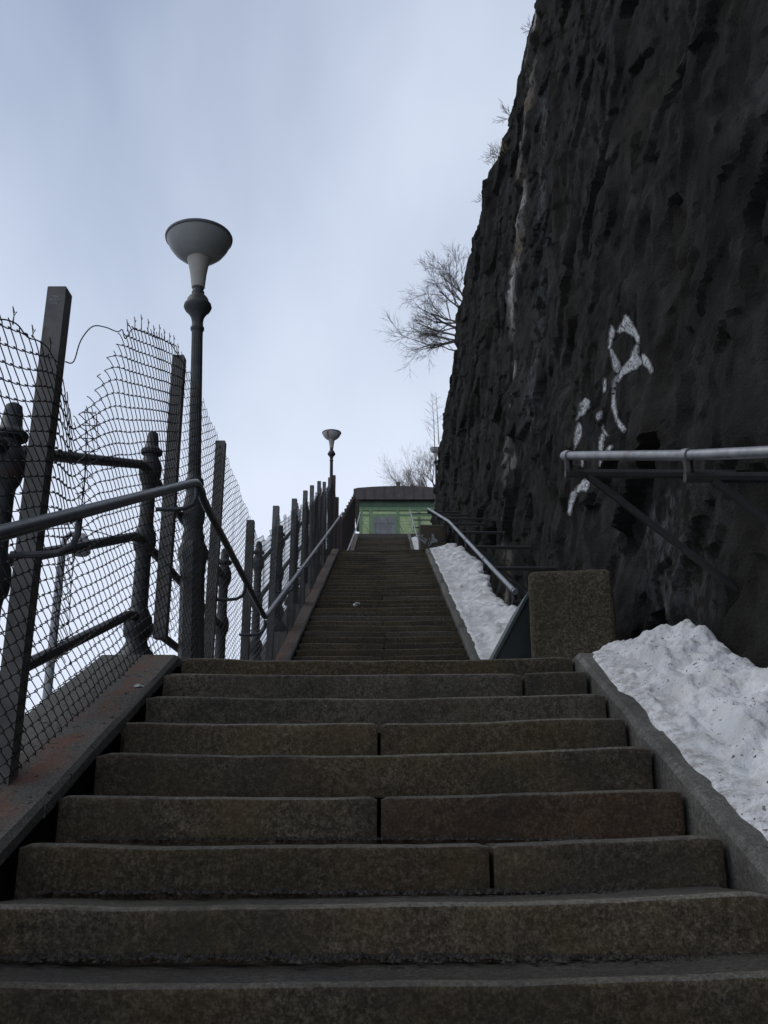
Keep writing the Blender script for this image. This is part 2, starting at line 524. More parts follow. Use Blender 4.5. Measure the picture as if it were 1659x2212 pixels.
# ------------------------------------------------------------------ cliff
def build_cliff():
    by = [-7, -3, 0, 2, 3.3, 4.0, 4.7, 5.5, 7, 9, 12, 23, 30, 36]
    bx = [5.6, 4.1, 3.25, 2.5, 2.0, 1.80, 1.64, 1.63, 1.70, 1.81, 1.88, 1.85, 1.85, 1.82]
    ty = [-7, 0, 6, 13.6, 15.3, 16.3, 17.7, 18.15, 18.4, 19.1, 20.7, 23.2, 24.7, 26.5, 30.2, 33.3, 36]
    tx = [6.4, 4.3, 3.3, 2.85, 2.82, 2.8, 2.72, 2.68, 2.42, 2.38, 2.36, 2.36, 2.41, 2.36, 2.36, 2.44, 2.5]
    tz = np.interp
    yy = np.concatenate([np.arange(-7, 0, 0.12), np.arange(0, 10, 0.03), np.arange(10, 22, 0.045), np.arange(22, 36.01, 0.08)])
    base = np.stack([np.interp(yy, by, bx), yy], 1)
    top = np.stack([np.interp(yy, ty, tx), yy], 1)
    # far end: the rock turns away to the right behind the last steps
    ang = np.linspace(0, 1, 60)[1:]
    b2 = np.stack([1.82 + 9.0 * ang ** 1.6, 36 + 1.6 * np.sqrt(ang)], 1)
    t2 = np.stack([2.5 + 9.0 * ang ** 1.4, 36 + 1.2 * np.sqrt(ang)], 1)
    base = np.concatenate([base, b2]); top = np.concatenate([top, t2])
    n = len(base)
    s = np.concatenate([[0], np.cumsum(np.hypot(*(np.diff(base, axis=0).T)))])
    pzb = np.array([np.interp(y, PY, PZ) for y in base[:, 1]]) - 0.9
    ztop = np.interp(base[:, 1], [-7, 12, 33, 36, 38], [14.6, 14.5, 14.4, 14.0, 12.6])
    nrow = 420
    h = np.linspace(0, 1, nrow)
    H, I = np.meshgrid(h, np.arange(n), indexing='ij')
    Z = pzb[I] + (ztop - pzb)[I] * H
    zb0 = np.array([np.interp(y, PY, PZ) for y in base[:, 1]])[I]
    t01 = np.clip((Z - zb0) / (ztop[I] - zb0), -0.05, 1)
    lean = np.where(t01 > 0, t01, 0) ** 1.05
    PXY = base[I] + (top - base)[I] * lean[..., None]
    tan = np.gradient(base, axis=0); tan /= np.linalg.norm(tan, axis=1)[:, None] + 1e-9
    nor = np.stack([-tan[:, 1], tan[:, 0]], 1)[I]          # towards the stairs (-x)
    Sg = s[I]
    d = 0.30 * fbm(Sg * 0.33 + 3.7, Z * 0.16 + 9.1, 3)
    wz = Z + 0.5 * fbm(Sg * 0.8, Z * 0.5, 3); ws = Sg + 0.35 * fbm(Sg * 0.9 + 40, Z * 0.4 + 7, 3)
    d += 0.20 * facets(ws / 1.25, wz / 1.15 + ws * 0.35, 3, 140)
    d += 0.095 * facets(ws / 0.62 - wz * 0.3, wz / 0.55 + ws * 0.25, 5, 130)
    d += 0.042 * facets(ws / 0.28 + wz * 0.2, wz / 0.25 + ws * 0.2, 8, 100)
    d += 0.016 * facets(ws / 0.13, wz / 0.13 + ws * 0.2, 12, 70)
    d += 0.03 * fbm(Sg * 2.2, Z * 2.0, 5, 0.65)
    d -= 0.07 * np.clip(0.045 - np.abs(fbm(Sg * 0.8 + 80, Z * 0.2 + 30, 4)), 0, 1) / 0.045      # fissures
    rim = np.clip((H - 0.965) / 0.035, 0, 1)
    d = d - 0.25 * rim ** 2
    X = PXY[..., 0] + nor[..., 0] * d
    Y = PXY[..., 1] + nor[..., 1] * d
    V = np.stack([X, Y, Z], -1)
    # plateau behind the rim
    caps = []
    for off, up in ((0.5, 0.05), (1.6, 0.2), (5, 0.5), (22, 0.8)):
        C = V[-1].copy()
        C[:, 0] -= nor[-1][:, 0] * off; C[:, 1] -= np.clip(nor[-1][:, 1], -0.05, 0.05) * off
        C[:, 2] += up + 0.15 * fbm(C[:, 0] * 0.8, C[:, 1] * 0.8, 3)
        caps.append(C)
    V = np.concatenate([V, np.stack(caps)], 0)
    nr = V.shape[0]
    idx = np.arange(nr * n).reshape(nr, n)
    F = np.stack([idx[:-1, :-1], idx[1:, :-1], idx[1:, 1:], idx[:-1, 1:]], -1).reshape(-1, 4)
    me = np_mesh('cliff', V.reshape(-1, 3), F, True, 26)
    # colour of the quartz vein: red = main vein, green = paler streaks
    Zs = V[..., 2]; Ys = V[..., 1]
    line = 13.85 - 0.09 * np.clip(Zs - 7, 0, 20) + 0.55 * fbm(Zs * 0.55 + 2.0, Zs * 0.0 + 4.0, 3)
    wd = 0.34 + 0.6 * np.clip(fbm(Zs * 0.9 + 11, Ys * 0 + 1.0, 3), -0.15, 0.3)
    red = np.clip(1.25 - np.abs(Ys - line) / np.maximum(wd, 0.06), 0, 1) * (Zs > 1.4)
    l2 = 12.3 + 0.05 * (Zs - 8) + 0.4 * fbm(Zs * 0.6 + 31, Zs * 0 + 9.0, 3)
    gre = np.clip(1 - np.abs(Ys - l2) / 0.35, 0, 1) * (Zs > 5) * (Zs < 11)
    gre = np.maximum(gre, np.clip(1 - np.abs(Ys - 5.6 - 0.9 * fbm(Zs * 0.7, Zs * 0, 3)) / 0.9, 0, 1) * (Zs > 0.9) * (Zs < 1.9))
    ca = me.color_attributes.new('vein', 'FLOAT_COLOR', 'POINT')
    buf = np.stack([red, gre, red * 0, red * 0 + 1], -1).astype(np.float32)
    ca.data.foreach_set('color', buf.ravel())
    o = link('cliff', me, M['rock'])
    tag(o, 'tall dark rock face rising beside the stairs', kind='structure')
    bvh = BVHTree.FromPolygons([tuple(v) for v in V.reshape(-1, 3)[:].tolist()], F.tolist())
    return o, bvh
cliff, cliff_bvh = build_cliff()

def cliff_x(y, z, default=1.9):
    hit = cliff_bvh.ray_cast(Vector((0.2, y, z)), Vector((1, 0, 0)))
    return hit[0].x if hit[0] is not None else default

# ------------------------------------------------------------------ stairs
def step_stone(name, x0, x1, y, zl, zr, tread, rise, sag, nx, rows, rough, mat, parent, seed, chip=0.0):
    """one stone step: rounded worn nosing, hollowed tread, rough riser"""
    xs = np.linspace(x0, x1, nx)
    sec = []
    for k in range(rows):
        sec.append((0.0, -rise - 0.012 + (rise - 0.006) * k / (rows - 1) if rows > 1 else -rise))
    sec = [(0.004, -rise - 0.03)] + sec + [(0.002, -0.009), (0.010, -0.0025), (0.028, 0.0), (tread * 0.55, -0.006), (tread + 0.05, -0.013), (tread + 0.05, -rise - 0.03)]
    sec = np.array(sec); m = len(sec)
    V = np.zeros((nx, m, 3))
    for i, x in enumerate(xs):
        t = (x + 1.01) / 2.02
        zt = zl + (zr - zl) * t
        dip = -sag * max(0.0, 1 - ((x + 0.05) / 0.95) ** 2)
        V[i, :, 0] = x
        V[i, :, 1] = y + sec[:, 0]
        V[i, :, 2] = zt + sec[:, 1]
        up = np.clip((sec[:, 1] + rise) / rise, 0, 1)
        V[i, :, 2] += dip * up
        if rough > 0:
            jf = fbm(np.full(m, x * 5.0 + seed * 3.7), sec[:, 1] * 9 + seed, 4)
            V[i, :, 1] += rough * 2.2 * jf * (np.arange(m) < rows + 3)
            V[i, :, 2] += rough * 1.3 * float(fbm(np.array([x * 3.1 + seed]), np.array([seed * 1.7]), 4)[0]) * up
        e = min(x - x0, x1 - x)
        if e < 1e-6:                      # slightly pulled-in arrises
            V[i, :, 1] += np.where(np.arange(m) < rows + 2, 0.012, 0)
            V[i, :, 2] -= 0.010 * up
        if chip and i == 0:
            V[i, :, 2] -= chip * (sec[:, 1] > -0.03)
            V[i, :, 1] += chip * 0.5 * (np.arange(m) < rows + 2)
    idx = np.arange(nx * m).reshape(nx, m)
    F = np.stack([idx[:-1, :-1], idx[1:, :-1], idx[1:, 1:], idx[:-1, 1:]], -1).reshape(-1, 4)
    F2 = np.stack([idx[:-1, -1], idx[1:, -1], idx[1:, 0], idx[:-1, 0]], -1)
    me = bpy.data.meshes.new(name)
    faces = np.concatenate([F, F2]).tolist() + [tuple(idx[0].tolist()), tuple(reversed(idx[-1].tolist()))]
    me.from_pydata(V.reshape(-1, 3).tolist(), [], faces)
    me.update()
    me.polygons.foreach_set('use_smooth', [True] * len(me.polygons))
    me.set_sharp_from_angle(angle=R(40))
    me.materials.append(mat)
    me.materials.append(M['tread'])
    me.materials.append(M['tread_dirty'])
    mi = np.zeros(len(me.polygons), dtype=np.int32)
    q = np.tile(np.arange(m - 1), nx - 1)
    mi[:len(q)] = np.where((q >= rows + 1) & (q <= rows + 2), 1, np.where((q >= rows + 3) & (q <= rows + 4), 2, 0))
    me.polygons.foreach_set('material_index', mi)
    return link(name, me, None, parent)

RW = 1.005
flight1 = empty('stone_stairs', (0, 2.2, -0.5))
flight2 = empty('stone_stairs', (0, 9.0, 0.75))
flight3 = empty('stone_stairs', (0, 26.0, 5.98))
tag(flight1, 'nearest flight of broad worn granite steps below the first landing', 'stairs', 'flights of granite stairs')
tag(flight2, 'long middle flight of granite steps rising between the two landings', 'stairs', 'flights of granite stairs')
tag(flight3, 'uppermost short-looking flight of steps leading to the green building', 'stairs', 'flights of granite stairs')
for f_ in (flight1, flight2, flight3):
    f_.location = (0, 0, 0)
Z1 = [-0.359, -0.234, -0.102, 0.04, 0.194, 0.337, 0.477, 0.628, 0.75]
joints = {3: 0.316, 4: -0.018, 6: -0.022, 8: 0.688}
tilt = {1: 0.024, 2: 0.03, 3: 0.022, 4: 0.018, 5: 0.024, 6: 0.02, 7: 0.01, 8: 0.006, 9: 0.004}
for n in range(-7, 10):
    y = 2.237 + 0.34 * (n - 1)
    z = Z1[n - 1] if n >= 1 else -0.359 + 0.138 * (n - 1)
    dz = tilt.get(n, 0.015)
    zr = z + dz * 0.6; zl = z - dz * 0.4
    xl = -1.092 + (0.012 if n % 2 else 0.0)
    tr = 0.34 if n < 9 else 0.36
    near = n >= 0
    parts = [(xl, RW)]
    if n in joints:
        j = joints[n]; parts = [(xl, j - 0.006), (j + 0.008, RW)]
    elif n < 1 and n % 2:
        parts = [(xl, 0.2), (0.21, RW)]
    for k, (a, b) in enumerate(parts):
        mat = M['granite']
        if n == 4 and k == 1: mat = M['granite_red']
        if n in (8, 7) : mat = M['granite_grey']
        step_stone('step', a, b, y + random.uniform(-0.004, 0.004), zl, zr, tr, 0.14, 0.014, 44 if near else 4, 6 if near else 2, 0.0115 if near else 0.0, mat, flight1, n * 2 + k + 20, chip=0.03 if n in (6,) and k == 0 else 0)
def upper_flight(parent, y0, z0, ny, t, r, sag, seed):
    for i in range(ny):
        y = y0 + t * i + random.uniform(-0.012, 0.012)
        z = z0 + r * (i + 1) + random.uniform(-0.006, 0.006)
        dz = random.uniform(-0.006, 0.012)
        j = -0.01 + random.uniform(-0.03, 0.03)
        parts = [(-1.085, j - 0.013), (j + 0.017, RW)] if i % 2 == 0 else [(-1.085, RW)]
        for k, (a, b) in enumerate(parts):
            mt = M['granite_grey'] if random.random() < 0.3 else M['granite']
            step_stone('step', a, b, y, z - dz, z + dz, t, r, sag, 7, 2, 0.004, mt, parent, seed + i * 2 + k)
upper_flight(flight2, 9.0, 0.751, 38, 13.02 / 37, 5.229 / 38, 0.016, 90)
upper_flight(flight3, 26.0, 5.98, 38, 12.9 / 37, 5.3 / 38, 0.012, 300)

# landings: large slabs
def landing(y0, y1, z, label):
    e = empty('landing_pavement', (0, 0, 0))
    tag(e, label, kind='structure')
    ny = max(2, int((y1 - y0) / 0.75)); dy = (y1 - y0) / ny
    for i in range(ny):
        for (a, b) in ((-1.085, -0.35), (-0.345, 0.42), (0.425, 1.2)):
            m_ = MB()
            dz = random.uniform(-0.004, 0.004)
            m_.box(a, b, y0 + i * dy + 0.004, y0 + (i + 1) * dy - 0.004, z - 0.12, z - 0.006 + dz)
            m_.build('paving_slab', M['granite_grey'], e, smooth=False)
landing(5.33, 8.98, 0.751, 'paved landing between the first and second flight of steps')
landing(22.4, 25.98, 5.98, 'paved landing between the second and third flight of steps')

# sloping stones along a line of the climb -----------------------------
def slope_stone(name, x0, x1, ya, yb, h0, thick, mat, parent, bev=0.015, rough=0.004, seed=0, round_start=False):
    """stone following the ground line from ya to yb, top h0 above it"""
    cuts = [ya] + [p for p in PY if ya + 0.02 < p < yb - 0.02] + [yb]
    yv = []
    for a, b in zip(cuts[:-1], cuts[1:]):
        k = max(1, int((b - a) / 0.22))
        yv += list(np.linspace(a, b, k + 1)[:-1])
    yv.append(yb)
    sec = [(x0, -thick), (x0, -bev), (x0 + bev, 0), ((x0 + x1) / 2, 0.002), (x1 - bev, 0), (x1, -bev), (x1, -thick)]
    m = len(sec); V = []
    for i, y in enumerate(yv):
        zt = prof(y) + h0
        for k, (x, dz) in enumerate(sec):
            jz = rough * 2 * float(fbm(np.array([x * 6 + seed]), np.array([y * 3.0]), 3)[0])
            jx = rough * 2 * float(fbm(np.array([y * 4.0 + k * 1.3]), np.array([seed + 2.0]), 3)[0])
            zz = zt + dz + jz
            if round_start and i == 0 and dz > -0.1: zz -= 0.02
            if round_start and i == len(yv) - 1 and dz > -0.1: zz -= 0.008
            V.append((x + jx, y, zz))
    V = np.array(V)
    idx = np.arange(len(V)).reshape(len(yv), m)
    F = np.stack([idx[:-1, :-1], idx[:-1, 1:], idx[1:, 1:], idx[1:, :-1]], -1).reshape(-1, 4)
    F2 = np.stack([idx[:-1, -1], idx[:-1, 0], idx[1:, 0], idx[1:, -1]], -1)
    me = bpy.data.meshes.new(name)
    me.from_pydata(V.tolist(), [], np.concatenate([F, F2]).tolist() + [tuple(reversed(idx[0].tolist())), tuple(idx[-1].tolist())])
    me.update()
    me.polygons.foreach_set('use_smooth', [True] * len(me.polygons))
    me.set_sharp_from_angle(angle=R(40))
    return link(name, me, mat, parent)

# right kerb stones belong to their flight
for par, ya, yb, L in ((flight1, -0.6, 5.08, None), (flight2, 8.75, 22.1, 1.25), (flight3, 25.75, 38.95, 1.25)):
    if L is None:
        cuts = [-0.6, 0.9, 2.35, 3.78, 5.12]
    else:
        k = int((yb - ya) / L); cuts = list(np.linspace(ya, yb, k + 1))
    for i, (a, b) in enumerate(zip(cuts[:-1], cuts[1:])):
        slope_stone('kerb_stone', 1.02, 1.24 if L is None else 1.155, a + 0.006, b - 0.006, 0.022 + random.uniform(-0.005, 0.005), 0.34, M['kerb'], par, 0.022, 0.006, i * 3.1, True)

# left retaining wall with its coping
wall = empty('retaining_wall', (0, 0, 0))
tag(wall, 'stone retaining wall with rust-streaked coping along the open side of the stairs', 'wall')
mb = MB()
vs = []; ys = [-6, 4.957, 8.648, 22.02, 25.65, 38.9, 60]
for y in ys:
    z = prof(y) - 0.052
    vs += [(-1.47, y, z), (-1.155, y, z), (-1.155, y, -9.3), (-1.47 - 0.25, y, -9.3)]
fs = []
for i in range(len(ys) - 1):
    a = i * 4
    for k in range(4):
        fs.append((a + k, a + (k + 1) % 4, a + 4 + (k + 1) % 4, a + 4 + k))
fs += [(0, 3, 2, 1), tuple(len(vs) - 4 + k for k in range(4))]
mb.add(vs, fs)
mb.build('wall_face', M['wall_dark'], wall, smooth=False)
cuts = [-3.0, -1.2, 0.4, 1.85, 3.15, 4.985] + [6.5, 8.0, 8.7] + list(np.linspace(8.7, 22.05, 10)[1:]) + [23.8, 25.6] + list(np.linspace(25.6, 38.9, 10)[1:]) + [42, 46]
for i, (a, b) in enumerate(zip(cuts[:-1], cuts[1:])):
    slope_stone('coping_stone', -1.52, -1.095, a + 0.004, b - 0.004, 0.012 + random.uniform(-0.004, 0.004), 0.06, M['coping'], wall, 0.018, 0.006, i * 2.3)

# ------------------------------------------------------------------ iron railing on the open side
XI = -1.45
def iron_post(parent, y, z, big=1.0):
    m_ = MB()
    m_.lathe([(0.145, -0.04), (0.145, 0.025), (0.13, 0.04), (0.07, 0.125), (0.062, 0.15), (0.064, 0.17), (0.08, 0.19), (0.084, 0.25), (0.08, 0.295), (0.06, 0.325),
              (0.05, 0.35), (0.046, 0.66), (0.05, 0.69), (0.064, 0.715), (0.07, 0.765), (0.064, 0.81), (0.05, 0.84), (0.044, 0.88), (0.042, 1.1), (0.046, 1.125),
              (0.06, 1.15), (0.07, 1.2), (0.068, 1.245), (0.058, 1.275), (0.044, 1.305)], 18, (0, 0, 0))
    p = m_.build('post', M['iron'], parent, (XI, y, z))
    f = MB()
    f.lathe([(0.04, 1.30), (0.042, 1.315), (0.066, 1.325), (0.068, 1.345), (0.05, 1.362), (0.041, 1.375), (0.036, 1.43), (0.031, 1.462), (0.015, 1.474)], 16)
    link('finial', f.mesh('finial'), M['iron'], p)
    return p
def railing(name, posts, label, hs=(0.3, 0.765, 1.21)):
    e = empty(name)
    tag(e, label, 'railing')
    for y in posts:
        iron_post(e, y, prof(y) + (0.012 if y != 3.35 else -0.06))
    for a, b in zip(posts[:-1], posts[1:]):
        for h in hs:
            za = prof(a) + h; zb = prof(b) + h
            m_ = MB()
            if abs(zb - za) > 0.15:
                k = 0.15
                sl = (zb - za) / (b - a - k) if True else 0
                pts = [(XI, a, za), (XI, a + 0.05, za + 0.02)]
                yb_ = b - k
                pts += [(XI, yb_ - 0.08, za + sl * (yb_ - 0.08 - a)), (XI, yb_ - 0.02, zb - 0.018), (XI, yb_ + 0.05, zb - 0.002), (XI, b, zb)]
            else:
                pts = [(XI, a, za), (XI, b, zb)]
            m_.tube(pts, 0.027, 10)
            m_.build('rail', M['iron'], e)
    return e
railing('iron_railing', [1.3, 3.35, 5.42, 8.2], 'black cast iron railing with knobbed posts behind the near chain-link fence')
railing('iron_railing', [10.4, 12.5, 14.6, 16.7, 18.8, 20.9], 'black cast iron railing behind the fence beside the middle flight of steps')

# ------------------------------------------------------------------ chain-link fence
XF = -1.30
# one turn of a flattened helix: (fraction of the turn, sideways, front/back)
KEYS = {
    10: [(0.0, 1.0, 0.0), (0.035, 0.93, 0.7), (0.09, 0.7, 1.0), (0.25, 0.0, 1.0), (0.41, -0.7, 1.0), (0.465, -0.93, 0.7), (0.5, -1.0, 0.0), (0.535, -0.93, -0.7), (0.59, -0.7, -1.0), (0.75, 0.0, -1.0), (0.91, 0.7, -1.0), (0.965, 0.93, -0.7)],
    6: [(0.0, 1.0, 0.0), (0.07, 0.8, 1.0), (0.43, -0.8, 1.0), (0.5, -1.0, 0.0), (0.57, -0.8, -1.0), (0.93, 0.8, -1.0)],
    4: [(0.0, 1.0, 0.0), (0.25, 0.0, 1.0), (0.5, -1.0, 0.0), (0.75, 0.0, -1.0)],
}
def wires(name, yA, yB, top, bot, spacing, period, ppp, wr, par, warp=None, xm=-1.255, sides=3, mat='wire'):
    """chain-link panel from real flattened helices; top(y), bot(y) give its edges"""
    n = max(2, int((yB - yA) / spacing))
    ks = np.linspace(yA, yB, n + 1); dyk = ks[1] - ks[0]
    ym = 0.5 * (yA + yB); slope = (prof(ym + 0.05) - prof(ym - 0.05)) / 0.1
    hook = 1.0 - slope * dyk / period if slope > 0.1 else 0.5
    line = prof
    VV = []; FF = []; base = 0
    A = spacing * 0.60; B = 0.0062
    for kk, y in enumerate(ks):
        zt = top(y); zb = bot(y)
        if zt - zb < 0.1: continue
        key = KEYS[ppp]
        nper = int(math.ceil((zt - zb + 0.3) / period)) + 3
        kf = np.array([k[0] for k in key])
        kf = np.where(kf <= 0.5, kf * 2 * hook, hook + (kf - 0.5) * 2 * (1 - hook))      # hooks meet the neighbour's hooks
        fr = (np.arange(nper)[:, None] - 1 + kf[None, :]).ravel()
        ya = np.tile([k[1] for k in key], nper); xb = np.tile([k[2] for k in key], nper)
        off = slope * (y - yA) / period if slope > 0.1 else 0.5 * (kk % 2)
        z = line(yA) + (fr + off) * period - (0 if slope > 0.1 else 0)
        keep = (z <= zt) & (z >= zb)
        z, ya, xb = z[keep], ya[keep], xb[keep]
        npt = len(z) - 1
        if npt < 3: continue
        P = np.stack([xm + B * xb, y + A * ya, z], 1)
        if warp is not None:
            P = warp(P)
        T = np.gradient(P, axis=0); T /= np.linalg.norm(T, axis=1)[:, None] + 1e-9
        N1 = np.cross(T, np.array([1.0, 0.12, 0.05])); N1 /= np.linalg.norm(N1, axis=1)[:, None] + 1e-9
        N2 = np.cross(T, N1)
        ring = []
        for k in range(sides):
            a = 2 * np.pi * k / sides
            ring.append(P + wr * (np.cos(a) * N1 + np.sin(a) * N2))
        V = np.stack(ring, 1).reshape(-1, 3)
        m_ = npt + 1
        i = np.arange(m_ - 1)[:, None] * sides + np.arange(sides)[None, :]
        j = np.arange(m_ - 1)[:, None] * sides + (np.arange(sides)[None, :] + 1) % sides
        F = np.stack([i, j, j + sides, i + sides], -1).reshape(-1, 4) + base
        VV.append(V); FF.append(F); base += len(V)
    o = link('wire_mesh', np_mesh('wire_mesh', np.concatenate(VV), np.concatenate(FF), True), M[mat], par)
    o['kind'] = 'stuff'
    return o

def square_post(par, y, h, mat, lean=(0, 0), wdt=0.074, x=XF, base=None):
    zb = prof(y) - 0.01 if base is None else base
    m_ = MB()
    a = wdt / 2
    b = 0.006
    zt = prof(y) + h
    ring = lambda cx, cy, z, s: [(cx - s, cy - s, z), (cx + s, cy - s, z), (cx + s, cy + s, z), (cx - s, cy + s, z)]
    v = ring(x, y, zb, a) + ring(x + lean[0], y + lean[1], zt - 0.004, a) + ring(x + lean[0], y + lean[1], zt, a - 0.004)
    f = [(3, 2, 1, 0), (8, 9, 10, 11)]
    for L in (0, 4):
        for k in range(4):
            f.append((L + k, L + (k + 1) % 4, L + 4 + (k + 1) % 4, L + 4 + k))
    m_.add(v, f)
    return m_.build('post', mat, par, smooth=False)

f_low = empty('chain_link_fence'); tag(f_low, 'torn sagging chain-link fence on square steel posts beside the nearest steps', 'fence', 'chain-link fences')
f_mid = empty('chain_link_fence'); tag(f_mid, 'chain-link fence on steel posts climbing beside the middle flight of steps', 'fence', 'chain-link fences')
f_top = empty('chain_link_fence'); tag(f_top, 'distant chain-link fence on close brown posts beside the uppermost flight', 'fence', 'chain-link fences')
HP = 1.93
lowp = [(1.3, 1.9), (3.29, 1.905), (5.37, 1.975), (6.86, 1.99), (8.67, 1.88)]
for y, h in lowp:
    square_post(f_low, y, h, M['steel_post'], (0.0, 0.0) if y == 3.29 else (random.uniform(-0.012, 0.012), random.uniform(-0.02, 0.02)), base=prof(y) + (0.17 if abs(y - 5.37) < 0.01 else -0.01))
midp = [10.53, 12.7, 14.4, 16.0, 17.6, 19.4, 21.0]
for y in midp:
    square_post(f_mid, y, HP - 0.02 + random.uniform(-0.06, 0.04), M['steel_grey'], (random.uniform(-0.02, 0.02), 0))
topp = [22.1, 23.85, 25.6] + list(np.arange(27.4, 39.2, 1.62))
for i, y in enumerate(topp):
    square_post(f_top, y, 1.95 if y < 26 else 1.8, M['steel_brown'], wdt=0.1, x=-1.27 if y < 26 else -1.32)

def warp_near(P):
    y = P[:, 1]; z = P[:, 2]; h = z - np.interp(y, PY, PZ)
    up = np.clip(h / 1.5, 0, 1)
    g = fbm(y * 1.3 + 4, z * 1.0 + 3, 3)
    g2 = fbm(y * 0.9 + 14, z * 1.4 + 23, 3)
    P = P.copy()
    P[:, 1] += 0.10 * g * up + 0.05 * np.sin(z * 9 + y * 4) * fbm(y * 3, z * 2, 2)
    P[:, 2] += 0.07 * g2 * up
    P[:, 0] += 0.09 * g2 * np.clip(h / 0.8, 0, 1)
    # torn, stretched area next to the tall post
    k = np.exp(-((y - 3.62) / 0.22) ** 2) * np.clip((h - 0.55) / 0.9, 0, 1)
    P[:, 2] -= 0.16 * k
    P[:, 1] -= 0.10 * k
    return P
def t1(y):
    h = np.interp(y, [1.3, 2.3, 2.75, 3.0, 3.3, 3.45, 3.62, 3.8, 3.95, 4.1, 4.35, 4.7, 5.0, 5.3, 5.4], [1.7, 1.72, 1.70, 1.66, 1.58, 1.50, 1.46, 1.55, 1.78, 1.86, 1.88, 1.88, 1.86, 1.90, 1.92])
    return prof(y) + float(h)
bt = lambda y: prof(y) + 0.02
wires('wire_mesh', 1.33, 3.29, t1, bt, 0.062, 0.060, 10, 0.0025, f_low, warp_near)
wires('wire_mesh', 3.35, 5.37, t1, bt, 0.060, 0.060, 10, 0.0024, f_low, warp_near)
def t2(y):
    return prof(y) + float(np.interp(y, [5.37, 6.86, 8.67], [1.93, 1.93, 1.83])) + 0.015 * math.sin(y * 11)
bt2 = lambda y: prof(y) + (0.02 if y > 6.3 else 0.12 + 0.1 * max(0, 6.3 - y))
def warp_mid(P):
    P = P.copy(); y = P[:, 1]; z = P[:, 2]
    P[:, 0] += 0.05 * fbm(y * 1.5 + 7, z * 0.9, 3)
    P[:, 1] += 0.05 * fbm(y * 1.2 + 3, z * 1.5 + 8, 3)
    P[:, 2] += 0.05 * fbm(y * 1.4 + 21, z * 1.1 + 8, 3)
    return P
wires('wire_mesh', 5.42, 6.86, t2, bt2, 0.060, 0.060, 10, 0.0019, f_low, warp_mid)
wires('wire_mesh', 6.9, 8.67, t2, bt2, 0.060, 0.060, 6, 0.0019, f_low, warp_mid)
pp = [8.7] + midp + [22.05]
for i, (a, b) in enumerate(zip(pp[:-1], pp[1:])):
    def t3(y, a=a, b=b, i=i):
        q = (y - a) / (b - a)
        return prof(y) + 1.80 - (0.10 + 0.08 * (i % 3 == 0)) * 4 * q * (1 - q) + 0.03 * math.sin(y * 9)
    wires('wire_mesh', a + 0.03, b, t3, lambda y: prof(y) + 0.03, 0.066, 0.06, 6 if b < 15 else 4, 0.0030, f_mid, warp_mid, mat='wire_grey')
pp = topp
for a, b in zip(pp[:-1], pp[1:]):
    wires('wire_mesh', a + 0.03, b, lambda y: prof(y) + 1.72, lambda y: prof(y) + 0.05, 0.12, 0.11, 4, 0.0026, f_top, None)

# selvage knuckles, tension wires and broken ends of the near fence
def smooth_path(pts, k=5):
    P = [Vector(p) for p in pts]; out = []
    for i in range(len(P) - 1):
        p0, p1, p2, p3 = P[max(i - 1, 0)], P[i], P[i + 1], P[min(i + 2, len(P) - 1)]
        for j in range(k):
            t = j / k
            out.append(0.5 * ((2 * p1) + (p2 - p0) * t + (2 * p0 - 5 * p1 + 4 * p2 - p3) * t * t + (3 * p1 - p0 - 3 * p2 + p3) * t ** 3))
    return out + [P[-1]]
def wire_part(name, pts, r, par, n=5):
    m_ = MB(); m_.tube(smooth_path(pts), r, n); return m_.build(name, M['wire'], par)
top_pts = [(-1.25, y, t1(y) - 0.01 + 0.012 * math.sin(y * 23)) for y in np.arange(1.3, 3.31, 0.09)]
wire_part('tension_wire', top_pts, 0.0028, f_low)
wire_part('tension_wire', [(-1.25, 3.3, prof(3.3) + 1.59), (-1.255, 3.40, prof(3.4) + 1.60), (-1.25, 3.44, prof(3.44) + 1.70), (-1.25, 3.56, prof(3.56) + 1.78), (-1.25, 3.72, prof(3.72) + 1.80),
                           (-1.25, 3.9, prof(3.9) + 1.80), (-1.25, 3.97, prof(3.97) + 1.82), (-1.25, 4.03, prof(4.03) + 1.78)] + [(-1.25, y, t1(y) - 0.02) for y in np.arange(4.12, 5.4, 0.1)], 0.0028, f_low)
wire_part('tension_wire', [(-1.25, y, prof(y) + 0.98 + 0.05 * math.sin(y * 2.2) - 0.13 * (y - 2.4)) for y in np.arange(1.4, 5.4, 0.15)], 0.0024, f_low)
kn = MB()
for y in list(np.arange(4.05, 5.3, 0.115)) + list(np.arange(1.6, 3.2, 0.17)):
    z = t1(y) - 0.01; h = random.uniform(0.015, 0.05)
    l = random.uniform(-0.01, 0.01)
    kn.tube([(-1.25, y, z), (-1.25, y + l, z + h), (-1.25, y + l - 0.018, z + h + 0.025), (-1.25, y + l, z + h + 0.012), (-1.25, y + l + 0.018, z + h + 0.025), (-1.25, y + l, z + h), (-1.25, y + 0.006, z)], 0.0019, 4)
o = kn.build('knuckled_edge', M['wire'], f_low); o['kind'] = 'stuff'
def fold(yc, sp, n, h0, h1, amp, seed):
    def wf(P):
        P = P.copy(); z = P[:, 2]
        P[:, 1] += amp * np.sin(z * 3.1 + seed)
        P[:, 0] += 0.025 * np.sin(z * 5 + seed) + 0.012 * np.sin(P[:, 1] * 40 + z * 9)
        return P
    wires('wire_mesh', yc, yc + sp * n, lambda y: prof(yc) + h1, lambda y: prof(yc) + h0, sp, 0.06, 10, 0.0019, f_low, wf, xm=-1.245)
fold(3.56, 0.026, 4, 0.35, 1.42, 0.035, 1.0)
fold(2.50, 0.03, 5, 0.3, 1.72, 0.04, 2.3)

